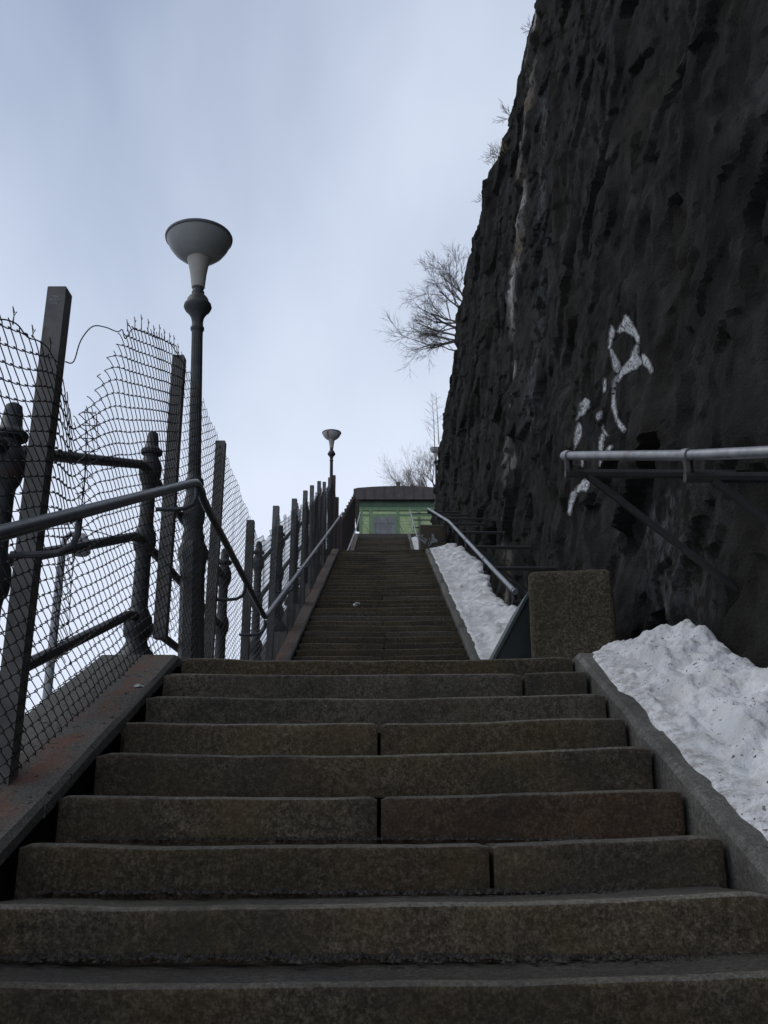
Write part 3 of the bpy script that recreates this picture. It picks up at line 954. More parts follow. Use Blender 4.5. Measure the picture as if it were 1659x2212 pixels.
# small white lettering on the tall post (scratchy, half legible in the photograph)
def lettering(lines, size, loc, parent, mat):
    for i, (t, dx) in enumerate(lines):
        cu = bpy.data.curves.new('lettering', 'FONT')
        cu.body = t; cu.size = size; cu.align_x = 'CENTER'; cu.extrude = 0.0004; cu.shear = 0.2 if i == 1 else -0.2
        tmp = bpy.data.objects.new('tmp_text', cu)
        COL.objects.link(tmp)
        bpy.context.view_layer.update()
        me = bpy.data.meshes.new_from_object(tmp.evaluated_get(bpy.context.evaluated_depsgraph_get()))
        bpy.data.objects.remove(tmp)
        me.materials.clear()
        ob = link('lettering', me, mat, parent, (loc[0] + dx, loc[1], loc[2] - i * size * 1.15))
        ob.rotation_euler = (R(90), 0, 0)
        ob['kind'] = 'stuff'
lettering([('YBA', 0.0), ('AROLEY', 0.0), ('EKC', 0.0)], 0.0125, (XF - 0.002, 3.29 - 0.0375, prof(3.29) + 1.852), f_low, M['paint'])

# ------------------------------------------------------------------ handrails on the open side
def bracket_j(par, y, z, x=-1.05):
    m_ = MB()
    m_.tube([(x, y, z), (x, y, z - 0.06), (x - 0.015, y, z - 0.1), (x - 0.06, y, z - 0.125), (x - 0.12, y, z - 0.13), (XF + 0.03, y, z - 0.13)], 0.0125, 8)
    m_.build('bracket', M['pipe_dark'], par)
hr = empty('handrail'); tag(hr, 'dark pipe handrail that rises with the near steps, dips over the landing and climbs on', 'handrail', 'pipe handrails')
def hz(y): return 1.70 - 0.4118 * (4.85 - y)
m_ = MB()
m_.tube([(-1.05, -0.8, hz(-0.8)), (-1.05, 2.0, hz(2.0)), (-1.05, 4.78, hz(4.78)), (-1.05, 4.90, 1.716), (-1.05, 4.99, 1.722), (-1.05, 5.05, 1.715), (-1.05, 5.12, 1.695), (-1.05, 5.3, 1.682)], 0.0235, 14)
m_.build('pipe', M['pipe_dark'], hr)
m_ = MB()
m_.tube([(-1.05, 5.3, 1.682), (-1.05, 8.0, 1.578), (-1.05, 8.08, 1.58), (-1.05, 8.15, 1.595), (-1.05, 8.24, 1.626)], 0.0235, 14)
m_.build('pipe', M['pipe_dark'], hr)
m_ = MB()
m_.tube([(-1.05, 8.24, 1.626), (-1.05, 15.0, 1.626 + 6.76 * 0.381), (-1.05, 22.5, 7.08), (-1.05, 22.62, 7.1)], 0.0235, 12)
m_.build('pipe', M['pipe'], hr)
for y in (1.0, 3.06, 4.93):
    bracket_j(hr, y, hz(y) - 0.02 if y < 4.85 else 1.70)
for y in (6.86, 8.1):
    bracket_j(hr, y, 1.682 - 0.0385 * (y - 5.3) - 0.02)
for y in (10.53, 12.7, 14.4, 17.6, 21.0):
    bracket_j(hr, y, 1.626 + (y - 8.24) * 0.381 - 0.02)
hr = empty('handrail'); tag(hr, 'thin pale pipe handrail against the brown fence of the uppermost flight', 'handrail', 'pipe handrails')
m_ = MB()
m_.tube([(-1.12, 26.0, 7.0), (-1.1, 27.2, 7.35), (-1.08, 29.5, 8.28), (-1.05, 34, 10.1), (-1.05, 38.8, 12.2), (-1.05, 39.4, 12.25)], 0.026, 10)
m_.build('pipe', M['pipe'], hr)
for y, z in ((28.0, 7.68), (31.0, 8.88), (34.0, 10.1), (37.0, 11.4)):
    bracket_j(hr, y, z)

# ------------------------------------------------------------------ wall handrails on the rock side
def rock_rail(label, pts, brackets, mat, brace=True, r=0.024):
    e = empty('handrail'); tag(e, label, 'handrail', 'pipe handrails')
    m_ = MB(); m_.tube(pts, r, 14); m_.build('pipe', mat, e)
    P = [Vector(p) for p in pts]
    for y in brackets:
        x = float(np.interp(y, [p.y for p in P], [p.x for p in P])); z = float(np.interp(y, [p.y for p in P], [p.z for p in P]))
        t = None
        for a, b in zip(P[:-1], P[1:]):
            if a.y <= y <= b.y: t = (b - a).normalized()
        t = t or Vector((0, 1, 0))
        c = MB(); q = Vector((x, y, z))
        c.tube([q - t * 0.02, q + t * 0.02], r * 1.28, 14); c.build('coupling', mat, e)
        xe = min(max(cliff_x(y, z - 0.1) + 0.04, x + 0.25), x + 1.2)
        s = MB()
        s.tube([(x, y, z - r * 0.8), (x, y, z - 0.085)], 0.022, 8)
        s.tube([(x - 0.02, y, z - 0.10), (xe, y + 0.0, z - 0.105)], 0.025, 8)
        if brace:
            zl = z - 0.42; xb = x + 0.5
            hb = cliff_bvh.ray_cast(Vector((x + 0.1, y, z - 0.115)), Vector((1, 0, -0.85)).normalized())
            if hb[0] is not None and hb[0].x < x + 1.2:
                xb = hb[0].x + 0.03; zl = hb[0].z - 0.025
            s.tube([(x + 0.1, y, z - 0.115), (xb, y, zl)], 0.021, 8)
        s.build('bracket', M['bracket'], e)
    return e
rr = [(2.20, 1.0, 0.42), (1.65, 2.75, 1.085), (1.305, 3.74, 1.435), (0.972, 4.70, 1.80)]
rock_rail('galvanised pipe handrail bolted to the rock above the near snow bank', rr, (2.2, 3.74, 4.66), M['pipe'])
rr = [(1.1, 7.62, 1.70), (1.1, 9.0, 2.23), (1.1, 15.0, 4.56), (1.1, 22.15, 7.08)]
rock_rail('long galvanised pipe handrail on the rock side of the middle flight', rr, (7.7, 9.85, 11.95, 14.05, 16.15, 18.25, 20.35, 22.05), M['pipe'])
rr = [(1.12, 26.6, 7.15), (1.1, 30, 8.65), (1.1, 37.6, 11.95)]
rock_rail('short pale handrail beside the snow of the uppermost flight', rr, (28.0, 30.3, 32.6, 34.9, 37.0), M['pipe'], False)

# ------------------------------------------------------------------ stone piers and grit bin
def pier(x0, x1, y0, y1, z0, z1, mat, label, group, rz=0.0, bev=0.055):
    bm = bmesh.new()
    bmesh.ops.create_cube(bm, size=1.0)
    for v in bm.verts:
        v.co.x = x0 + (v.co.x + 0.5) * (x1 - x0); v.co.y = y0 + (v.co.y + 0.5) * (y1 - y0); v.co.z = z0 + (v.co.z + 0.5) * (z1 - z0)
    bmesh.ops.bevel(bm, geom=[e for e in bm.edges if max(e.verts[0].co.z, e.verts[1].co.z) > z0 + 0.1], offset=bev, segments=4, profile=0.5, affect='EDGES')
    bmesh.ops.subdivide_edges(bm, edges=[e for e in bm.edges if e.calc_length() > 0.1], cuts=9, use_grid_fill=True)
    for v in bm.verts:
        g = float(fbm(np.array([v.co.x * 5 + v.co.y * 3]), np.array([v.co.z * 5 + 2.0 + v.co.y]), 4)[0])
        v.co.y += 0.03 * g; v.co.x += 0.02 * g; v.co.z += 0.03 * g * (v.co.z > z1 - 0.1)
        px, py = v.co.x - x0, v.co.y - y0
        v.co.x = x0 + px * math.cos(rz) - py * math.sin(rz); v.co.y = y0 + px * math.sin(rz) + py * math.cos(rz)
    me = bpy.data.meshes.new('stone_pier'); bm.to_mesh(me); bm.free()
    me.polygons.foreach_set('use_smooth', [True] * len(me.polygons)); me.set_sharp_from_angle(angle=R(50))
    o = link('stone_pier', me, mat)
    return tag(o, label, 'pier', group)
pier(0.958, 1.50, 6.0, 6.55, 0.73, 1.485, M['granite_block'], 'rough brown granite block with rounded edges at the first landing', 'stone piers on the landings', R(-9), 0.04)
p2 = pier(0.91, 1.62, 23.0, 23.6, 5.96, 6.92, M['granite_grey'], 'small dark stone pier with pale graffiti at the upper landing', 'stone piers on the landings')
def flat_paint(name, polys, y, mat, parent, th=0.004):
    m_ = MB()
    for p in polys:
        n = len(p)
        v = [(a, y - th, b) for a, b in p] + [(a, y + 0.02, b) for a, b in p]
        m_.add(v, [tuple(range(n))] + [(i, i + n, (i + 1) % n + n, (i + 1) % n) for i in range(n)])
    return m_.build(name, mat, parent, smooth=False)
def g2(pts):  # picture of the pier's front, 0.78 mm per unit, origin at its lower edge
    return [(0.905 + (x - 370) * 0.00078, 5.98 + 0.27 + (930 - z) * 0.00078) for x, z in pts]
flat_paint('graffiti', [g2([(400, 480), (490, 415), (520, 450), (460, 500), (640, 600), (580, 750), (540, 740), (395, 600), (400, 560), (450, 555), (540, 640), (570, 610)]),
                        g2([(650, 770), (690, 650), (710, 650), (670, 780)]), g2([(690, 600), (715, 560), (740, 590), (715, 615)]),
                        g2([(780, 420), (820, 405), (865, 440), (865, 540), (960, 600), (985, 680), (880, 710), (790, 720), (740, 790), (700, 830), (665, 830), (720, 760), (760, 650), (790, 540)])],
           22.985, M['paint_grey'], p2)

bn = empty('grit_bin'); tag(bn, 'dark green metal grit bin with a sloping side beside the granite block', 'bin')
m_ = MB(); m_.prism([(0.66, 0.75), (1.07, 1.47), (1.19, 1.47), (1.19, 0.75)], 6.62, 7.35); m_.build('body', M['bin'], bn, smooth=False)
m_ = MB(); m_.prism([(0.632, 0.75), (1.048, 1.482), (1.066, 1.47), (0.656, 0.75)], 6.59, 7.38); m_.build('sloping_lid', M['bin_lip'], bn, smooth=False)

# ------------------------------------------------------------------ snow
def snow_bank(name, ya, yb, dy, xl, xr, nx, hfun, label, seed, dents=()):
    ny = int((yb - ya) / dy)
    ys_ = np.linspace(ya, yb, ny + 1)
    U, I = np.meshgrid(np.linspace(0, 1, nx), np.arange(ny + 1), indexing='xy')
    Yg = ys_[I]
    XL = np.array([xl(y) for y in ys_]); XR = np.array([xr(y) for y in ys_])
    X = XL[I] + (XR - XL)[I] * U
    G = np.interp(Yg, PY, PZ)
    wdt = X - 1.2
    end = np.clip(np.minimum(Yg - ya, yb - Yg) / 0.12, 0, 1)
    edge = np.clip((X - XL[I]) / 0.07, 0, 1)
    roundo = np.sqrt(np.clip(1 - (1 - edge) ** 2, 0, 1)) * np.sqrt(np.clip(1 - (1 - end) ** 2, 0, 1))
    hh = hfun(X, Yg)
    hh = hh + 0.16 * fbm(X * 2.6 + seed, Yg * 2.3 + seed, 4) + 0.085 * fbm(X * 9 + seed, Yg * 8, 4, 0.6) + 0.04 * fbm(X * 30, Yg * 28 + seed, 3)
    for dx_, dy_, rx_, ry_, dp in dents:
        g_ = ((X - dx_) / rx_) ** 2 + ((Yg - dy_) / ry_) ** 2
        hh = hh - dp * np.exp(-g_) + 0.3 * dp * np.exp(-((np.sqrt(g_) - 1.5) / 0.4) ** 2)
    # melted away next to the rock
    far = np.clip((1 - U) / 0.16, 0, 1)
    hh = np.maximum(hh, 0.035) * roundo
    hh = hh * (0.2 + 0.8 * np.sqrt(np.clip(1 - (1 - far) ** 2, 0, 1)))
    Z = G + hh + np.where(edge < 0.02, -0.03, 0.006)
    V = np.stack([X + 0.02 * fbm(Yg * 9, X * 9 + seed, 3), Yg, Z], -1)
    low = V[0:1].copy(); low[..., 2] -= 0.3
    idx = np.arange((ny + 1) * nx).reshape(ny + 1, nx)
    F = np.stack([idx[:-1, :-1], idx[:-1, 1:], idx[1:, 1:], idx[1:, :-1]], -1).reshape(-1, 4)
    o = link(name, np_mesh(name, V.reshape(-1, 3), F, True), M['snow'])
    return tag(o, label, 'snow', 'snow banks', 'stuff')
def xl1(y):
    return 1.085 + 0.05 * float(fbm(np.array([y * 3.0]), np.array([1.5]), 4)[0]) * 2 + (0.06 if y > 5.0 else 0)
def xr1(y):
    return min(cliff_x(y, prof(y) + 0.25, 1.9) + 0.02, 1.72) + 0.12 * float(fbm(np.array([y * 1.7]), np.array([8.5]), 3)[0])
snow_bank('snow_bank', 0.0, 5.9, 0.016, xl1, xr1, 60, lambda X, Y: 0.02 + 0.15 * np.clip((X - 1.13) / 0.5, 0, 1.1) ** 0.9, 'dirty snow bank beside the nearest steps at the foot of the rock', 3.0,
          [(1.27, 4.62, 0.07, 0.14, 0.07), (1.25, 4.1, 0.06, 0.12, 0.05), (1.27, 3.62, 0.06, 0.15, 0.06), (1.45, 3.2, 0.08, 0.1, 0.05), (1.26, 3.0, 0.05, 0.12, 0.05), (1.5, 3.9, 0.09, 0.1, 0.04), (1.3, 2.5, 0.06, 0.12, 0.05)])
def xl2(y):
    return 1.105 + 0.03 * float(fbm(np.array([y * 3.0]), np.array([4.5]), 3)[0]) * 2
def xr2(y):
    return cliff_x(y, prof(y) + 0.12, 1.9) + 0.02 + 0.16 * float(fbm(np.array([y * 1.1]), np.array([2.5]), 3)[0])
snow_bank('snow_bank', 8.3, 22.3, 0.03, xl2, xr2, 30, lambda X, Y: 0.02 + 0.14 * np.clip((X - 1.2) / 0.6, 0, 1.1), 'long clean snow strip between the middle flight and the rock', 9.0)
snow_bank('snow_bank', 25.9, 37.0, 0.05, lambda y: 1.11, lambda y: min(cliff_x(y, prof(y) + 0.15, 1.8) + 0.03, 1.6), 20, lambda X, Y: 0.02 + 0.22 * np.clip((X - 1.2) / 0.5, 0, 1.1), 'narrow snow strip beside the uppermost flight of steps', 15.0)

# ------------------------------------------------------------------ street lamps of the stairs
def stair_lamp(label, loc, lean=0.0, red=False, pale=False):
    e = empty('street_lamp', loc); tag(e, label, 'street lamp', 'old lamp posts along the stairs')
    e.rotation_euler = (0, R(lean), R(11))
    m_ = MB()
    m_.lathe([(0.115, 0.0), (0.115, 0.05), (0.095, 0.08), (0.088, 0.12), (0.084, 0.78), (0.092, 0.81), (0.089, 0.85), (0.1, 0.89), (0.105, 0.93), (0.096, 0.97), (0.082, 1.01)], 8)
    m_.build('base', M['iron_green'], e, sharp=20)
    m_ = MB()
    m_.lathe([(0.076, 1.0), (0.08, 1.05), (0.068, 1.09), (0.066, 1.13), (0.077, 1.17), (0.081, 1.22), (0.078, 1.27), (0.064, 1.33), (0.057, 1.37), (0.055, 1.4), (0.066, 1.425), (0.069, 1.45), (0.064, 1.475), (0.052, 1.49),
              (0.0495, 1.52), (0.048, 1.56), (0.043, 2.6), (0.042, 2.66)], 48, flute=(16, 0.12, 1.52, 2.63))
    m_.build('shaft', M['iron_green'], e, sharp=60)
    m_ = MB()
    m_.lathe([(0.043, 2.66), (0.051, 2.675), (0.052, 2.69), (0.043, 2.705), (0.042, 2.74), (0.05, 2.78), (0.07, 2.815), (0.094, 2.84), (0.106, 2.866), (0.101, 2.888), (0.086, 2.905), (0.08, 2.93), (0.068, 2.95), (0.049, 2.965), (0.047, 2.975), (0.049, 2.99), (0.045, 3.0), (0.041, 3.01), (0.041, 3.06)], 24)
    m_.build('capital', M['iron_green'], e, sharp=50)
    m_ = MB()
    m_.lathe([(0.044, 3.03), (0.05, 3.035), (0.062, 3.15), (0.078, 3.24), (0.092, 3.29)], 28)
    m_.build('neck', M['lamp_neck'], e)
    m_ = MB()
    m_.lathe([(0.05, 3.275), (0.10, 3.283), (0.145, 3.305), (0.19, 3.345), (0.225, 3.395), (0.244, 3.44), (0.25, 3.455)], 44)
    sh = m_.build('shade', M['lamp_shade_pale'] if pale else M['lamp_shade'], e)
    m_ = MB()
    m_.lathe([(0.246, 3.452), (0.257, 3.455), (0.26, 3.468), (0.255, 3.478), (0.24, 3.476)], 44, cap=False)
    link('rim', m_.mesh('rim'), M['lamp_rim'], sh)
    m_ = MB()
    m_.lathe([(0.245, 3.47), (0.17, 3.50), (0.06, 3.512), (0.01, 3.514)], 36)
    link('cover', m_.mesh('cover'), M['lamp_glass'], sh)
    if red:
        # red paint splashed over the shade
        m_ = MB(); vs = []; fs = []
        prf = [(0.152, 3.305), (0.197, 3.345), (0.232, 3.395), (0.25, 3.44)]
        for j, (r_, z_) in enumerate(prf):
            for k in range(6):
                a = R(222 + 10 * j * 0.35 + k * 2.4)
                vs.append((r_ * math.cos(a), r_ * math.sin(a), z_))
        for j in range(3):
            for k in range(5):
                fs.append((j * 6 + k, j * 6 + k + 1, j * 6 + k + 7, j * 6 + k + 6))
        m_.add(vs, fs); o = m_.build('paint_splash', M['red_paint'], sh)
    return e
stair_lamp('tall grey bowl-shaped street lamp on fluted post by the near fence', (-1.30, 6.30, 0.75), -2.4)
stair_lamp('small distant bowl-shaped lamp with red paint above the middle flight', (-1.36, 23.0, 5.99), -0.6, True, True)
stair_lamp('faint lamp half hidden among twigs by the top of the rock', (2.24, 37.6, 11.25), 0, False, True)

# tall lamp mast in the town below, seen through the mesh
e = empty('lamp_mast', (-5.57, 15.6, -9)); tag(e, 'pale grey lamp mast beyond the fence, seen through the wire mesh', 'lamp mast')
m_ = MB(); m_.tube([(0, 0, 0), (0, 0, 6), (-0.02, 0, 13.3)], [0.11, 0.09, 0.065], 14); m_.build('pole', M['pole_grey'], e)
m_ = MB(); m_.tube([(-0.02, 0, 13.2), (0.0, 0, 13.42), (0.1, 0, 13.52), (0.24, 0, 13.5)], 0.05, 10); m_.build('arm', M['pole_grey'], e)
m_ = MB(); m_.lathe([(0.05, 0.12), (0.1, 0.05), (0.16, -0.06), (0.17, -0.22), (0.12, -0.27)], 16, (0.3, 0, 13.4)); m_.build('lamp_head', M['pole_grey'], e)

# ------------------------------------------------------------------ white graffiti on the rock
def to_crop(x, y): return (1152.1 + x * 0.30556, 610 + y * 0.30556)
G_POLY = [
    [(555, 300), (580, 345), (560, 400), (545, 470), (535, 470), (540, 360)],
    [(590, 350), (620, 310), (660, 225), (690, 270), (730, 340), (755, 390), (748, 440), (720, 390), (690, 365), (650, 345), (610, 352)],
    [(552, 465), (580, 510), (612, 560), (620, 600), (605, 645), (580, 625), (562, 560), (548, 510)],
    [(600, 655), (640, 600), (690, 540), (725, 440), (745, 450), (745, 510), (775, 570), (735, 610), (690, 625), (640, 655), (612, 690), (588, 730), (580, 790), (585, 850), (590, 900), (600, 960), (640, 1010), (660, 1040), (640, 1065), (600, 1010), (575, 930), (556, 870), (556, 790), (565, 700), (590, 660)],
    [(770, 500), (800, 520), (830, 570), (852, 625), (838, 645), (820, 610), (780, 580)],
    [(505, 665), (518, 700), (515, 760), (500, 780), (494, 740), (500, 700)],
    [(370, 818), (402, 840), (395, 885), (360, 930), (330, 950), (305, 980), (325, 920), (335, 860)],
    [(325, 985), (345, 1020), (345, 1075), (320, 1130), (290, 1190), (298, 1100), (308, 1030)],
    [(485, 905), (492, 950), (470, 975), (448, 965), (452, 935)],
    [(488, 985), (500, 1040), (535, 1090), (505, 1070), (492, 1030)],
    [(490, 1070), (508, 1090), (495, 1140), (490, 1195), (470, 1190), (468, 1130)],
    [(510, 1190), (545, 1155), (570, 1160), (545, 1185)],
    [(342, 1250), (356, 1250), (355, 1305), (345, 1305)],
    [(468, 1260), (490, 1262), (474, 1300)],
    [(392, 1385), (398, 1420), (380, 1475), (345, 1470), (310, 1500), (292, 1540), (275, 1600), (262, 1650), (245, 1620), (250, 1560), (275, 1490), (320, 1440), (355, 1400)],
]
def inside(p, x, y):
    c = False; n = len(p); j = n - 1
    for i in range(n):
        if (p[i][1] > y) != (p[j][1] > y) and x < (p[j][0] - p[i][0]) * (y - p[i][1]) / (p[j][1] - p[i][1]) + p[i][0]:
            c = not c
        j = i
    return c
def paint_on_rock(name, polys, mat, parent=None, step=2.0, conv=to_crop, thin=0.30):
    """brushed paint laid on the actual rock surface"""
    m_ = MB(); cache = {}; thick = []
    def pt(i, j):
        if (i, j) in cache: return cache[(i, j)]
        u, v = conv(i * step, j * step)
        h = cliff_bvh.ray_cast(Vector((0, 0, 0)), ray(u, v))
        r_ = None
        if h[0] is not None:
            nn = h[1]
            if nn.dot(ray(u, v)) > 0: nn = -nn
            r_ = h[0] + nn * 0.006
        cache[(i, j)] = r_
        return r_
    for p in polys:
        x0 = min(a for a, b in p); x1 = max(a for a, b in p); y0 = min(b for a, b in p); y1 = max(b for a, b in p)
        I0, I1, J0, J1 = int(x0 / step) - 2, int(x1 / step) + 3, int(y0 / step) - 2, int(y1 / step) + 3
        gi, gj = np.meshgrid(np.arange(I0, I1), np.arange(J0, J1), indexing='ij')
        gx = (gi + 0.5) * step; gy = (gj + 0.5) * step
        W = 16.0 * fbm(gx * 0.09, gy * 0.09, 5, 0.7)
        wl = fbm(gx * 0.13 + 50, gy * 0.08, 5, 0.75)
        worn = wl > thin * 0.5
        for i in range(I0, I1):
            for j in range(J0, J1):
                a_, b_ = i - I0, j - J0
                if worn[a_, b_]: continue
                if not any(inside(p, gx[a_, b_] + W[a_, b_] + ex, gy[a_, b_] + W[a_, b_] + ey) for ex, ey in ((0, 0), (9, 0), (-9, 0), (0, 9), (0, -9), (4, 0), (-4, 0))): continue
                q = [pt(i, j), pt(i + 1, j), pt(i + 1, j + 1), pt(i, j + 1)]
                if any(a is None for a in q): continue
                if max((q[0] - q[2]).length, (q[1] - q[3]).length) > 0.22: continue
                m_.add(q, [(0, 1, 2, 3)])
                rim_ = sum(1 for dx_, dy_ in ((-1, 0), (1, 0), (0, -1), (0, 1), (-1, -1), (1, 1), (-1, 1), (1, -1)) if not inside(p, gx[a_, b_] + W[a_, b_] + dx_ * step, gy[a_, b_] + W[a_, b_] + dy_ * step))
                thick.append(0 if rim_ == 0 and wl[a_, b_] < thin * 0.3 else (1 if rim_ < 3 and wl[a_, b_] < thin * 0.4 else 2))
    o = m_.build(name, mat, parent, smooth=False)
    o.data.materials.append(M['paint_mid']); o.data.materials.append(M['paint_thin'])
    o.data.polygons.foreach_set('material_index', thick)
    return o
gr = paint_on_rock('rock_graffiti', G_POLY, M['paint'])
tag(gr, 'white painted loops and strokes of graffiti on the dark rock', 'graffiti')

# ------------------------------------------------------------------ pavilion at the top
BY = 45.0
b = empty('green_pavilion', (0.75, BY, 11.28)); tag(b, 'green timber pavilion with brown sheet-metal roof at the top of the stairs', 'building')
W2 = 2.0
m_ = MB(); m_.box(-W2, W2, 0.05, 5.0, 0.0, 3.45); m_.build('wall', M['green_light'], b, smooth=False)
zz = 0.0
while zz < 2.9:
    m_ = MB(); m_.box(-W2 + 0.02, W2 - 0.02, 0.012, 0.052, zz + 0.008, min(zz + 0.17, 2.96)); m_.build('board', M['green_light'], b, smooth=False); zz += 0.172
for x in (-W2, -1.5, -0.12, 0.95, W2 - 0.12):
    m_ = MB(); m_.box(x, x + 0.15, -0.03, 0.05, 0.0, 3.18); m_.build('frame_post', M['green_mid'], b, smooth=False)
for z0, z1, mt in ((3.17, 3.46, 'green_eave_shade'), (2.98, 3.165, 'green_mid'), (2.70, 2.80, 'green_mid'), (1.55, 1.65, 'green_mid'), (0.0, 0.12, 'green_mid')):  # topmost band is the eave's shadow put in as dark green
    m_ = MB(); m_.box(-W2 - 0.01, W2 + 0.01, -0.026 if z0 < 3 else -0.05, 0.048, z0, z1); m_.build('frame_rail', M[mt], b, smooth=False)
win = MB(); win.box(-1.35, -0.12, -0.05, 0.02, 0.95, 2.70); wo_ = win.build('window', M['green_mid'], b, smooth=False)
m_ = MB(); m_.box(-1.28, -0.19, -0.056, -0.03, 1.0, 2.62); link('pane', m_.mesh('pane', False), M['pane'], wo_)
m_ = MB(); m_.box(-1.28, -0.19, -0.064, -0.057, 2.27, 2.29); link('glazing_bar', m_.mesh('glazing_bar', False), M['lamp_rim'], wo_)
rf = MB()
RWD = 2.3
n = 24; poly_top = []
vs = []
for i in range(n + 1):
    x = -RWD + 2 * RWD * i / n
    zt = 4.08 + 0.12 * (1 - (x / RWD) ** 2) - (0.05 if i in (0, n) else 0)
    vs.append((x, zt))
for yy, sh in ((-0.35, 0), (0.0, 0.0)):
    pass
P1 = [(x, -0.36, 3.47) for x, z in vs]; P2 = [(x, -0.32, z) for x, z in vs]; P3 = [(x * 0.6, 2.6, z + 0.45) for x, z in vs]; P4 = [(x, 5.5, z) for x, z in vs]; P5 = [(x, 5.5, 3.47) for x, z in vs]
allv = P1 + P2 + P3 + P4 + P5; k = n + 1
fs = []
for L in range(4):
    for i in range(n):
        fs.append((L * k + i, L * k + i + 1, (L + 1) * k + i + 1, (L + 1) * k + i))
for i in range(n):
    fs.append((i, 4 * k + i, 4 * k + i + 1, i + 1))
fs.append((0, k, 2 * k, 3 * k, 4 * k)); fs.append(tuple(reversed((n, k + n, 2 * k + n, 3 * k + n, 4 * k + n))))
rf.add(allv, fs); roof = rf.build('roof', M['roof'], b, sharp=25)
for i in range(10):
    x = -RWD + 0.05 + i * 0.5
    m_ = MB(); m_.box(x, x + 0.025, -0.385, -0.35, 3.48, 4.07 + 0.12 * (1 - (x / RWD) ** 2) - 0.02)
    link('seam', m_.mesh('seam', False), M['roof'], roof)
m_ = MB(); m_.prism([(-0.14, 4.2), (-0.09, 4.86), (-0.11, 4.88), (-0.11, 4.96), (0.11, 4.96), (0.11, 4.88), (0.09, 4.86), (0.14, 4.2)], 1.2, 1.5)
link('chimney', m_.mesh('chimney', False), M['roof'], roof)

# ------------------------------------------------------------------ bare trees and shrubs
def grow(mb, p, d, L, r, depth, rng, spread=0.6, droop=0.0, segs=4, split=3, side=None):
    pts = [p.copy()]; rad = [r]
    q = p.copy(); dd = d.normalized()
    for i in range(segs):
        j = Vector((rng.uniform(-1, 1), rng.uniform(-1, 1), rng.uniform(-1, 1))) * 0.22
        dd = (dd + j + Vector((0, 0, droop))).normalized()
        q = q + dd * (L / segs)
        pts.append(q.copy()); rad.append(r * (1 - 0.55 * (i + 1) / segs))
    mb.tube(pts, rad, 5 if r > 0.02 else 3, cap=False)
    if depth <= 0: return
    for k in range(split):
        i = min(segs, max(1, int(segs * (0.35 + 0.65 * (k + rng.random()) / split))))
        a = pts[i]
        base = (pts[i] - pts[i - 1]).normalized()
        j = Vector((rng.uniform(-1, 1), rng.uniform(-1, 1), rng.uniform(-0.8, 1))).normalized()
        nd_ = (base + j * spread * rng.uniform(0.7, 1.3)).normalized()
        grow(mb, a, nd_, L * rng.uniform(0.5, 0.75), max(rad[i] * 0.65, 0.0033), depth - 1, rng, spread, droop, max(3, segs - 1), split, side)

def tree(label, root, trunk_pts, trunk_r, limbs, depth, mat, seed, cat='tree', group='bare trees and shrubs', name='bare_tree', split=3, spread=0.6, droop=0.02):
    rng = random.Random(seed)
    e = empty(name, root); tag(e, label, cat, group)
    O = Vector(root)
    t = MB(); t.tube([Vector(p) - O for p in trunk_pts], [trunk_r * (1 - 0.5 * i / (len(trunk_pts) - 1)) for i in range(len(trunk_pts))], 9)
    t.build('trunk', mat, e)
    c = MB()
    for (a, dvec, L, r) in limbs:
        grow(c, Vector(a) - O, Vector(dvec), L * 0.96, r * 0.85, depth, rng, spread, droop, 6, split)
    c.build('branches', mat, e, sharp=80)
    return e
tree('bare spreading tree overhanging from the edge of the rock', (3.3, 27.3, 14.3), [(3.3, 27.3, 14.0), (3.25, 27.2, 14.8), (3.2, 27.1, 15.6), (3.1, 27, 16.2)], 0.15,
     [((2.9, 27.1, 15.3), (-1.0, 0.1, 1.0), 1.35, 0.045), ((2.9, 27.2, 15.2), (-1.0, -0.2, 0.75), 1.5, 0.05), ((2.9, 27.2, 15.0), (-1.0, 0.0, 0.35), 1.7, 0.05), ((2.9, 27.2, 14.75), (-1, 0.1, 0.12), 1.75, 0.06),
      ((2.9, 27.2, 14.6), (-1, 0.1, 0.0), 1.8, 0.06), ((2.8, 27.0, 14.5), (-1, 0.1, -0.12), 1.6, 0.05), ((2.7, 26.8, 14.3), (-1, -0.1, -0.25), 1.3, 0.04), ((2.5, 26.8, 13.9), (-1, -0.1, -0.3), 0.9, 0.03), ((2.8, 27, 15.6), (-0.7, 0, 1.2), 1.4, 0.035), ((2.7, 27, 15.9), (-0.9, 0, 0.9), 1.35, 0.035), ((2.8, 27.1, 15.0), (-0.9, 0.2, 0.6), 1.3, 0.04)],
     4, M['bark'], 5, split=4, spread=0.66, droop=0.03)
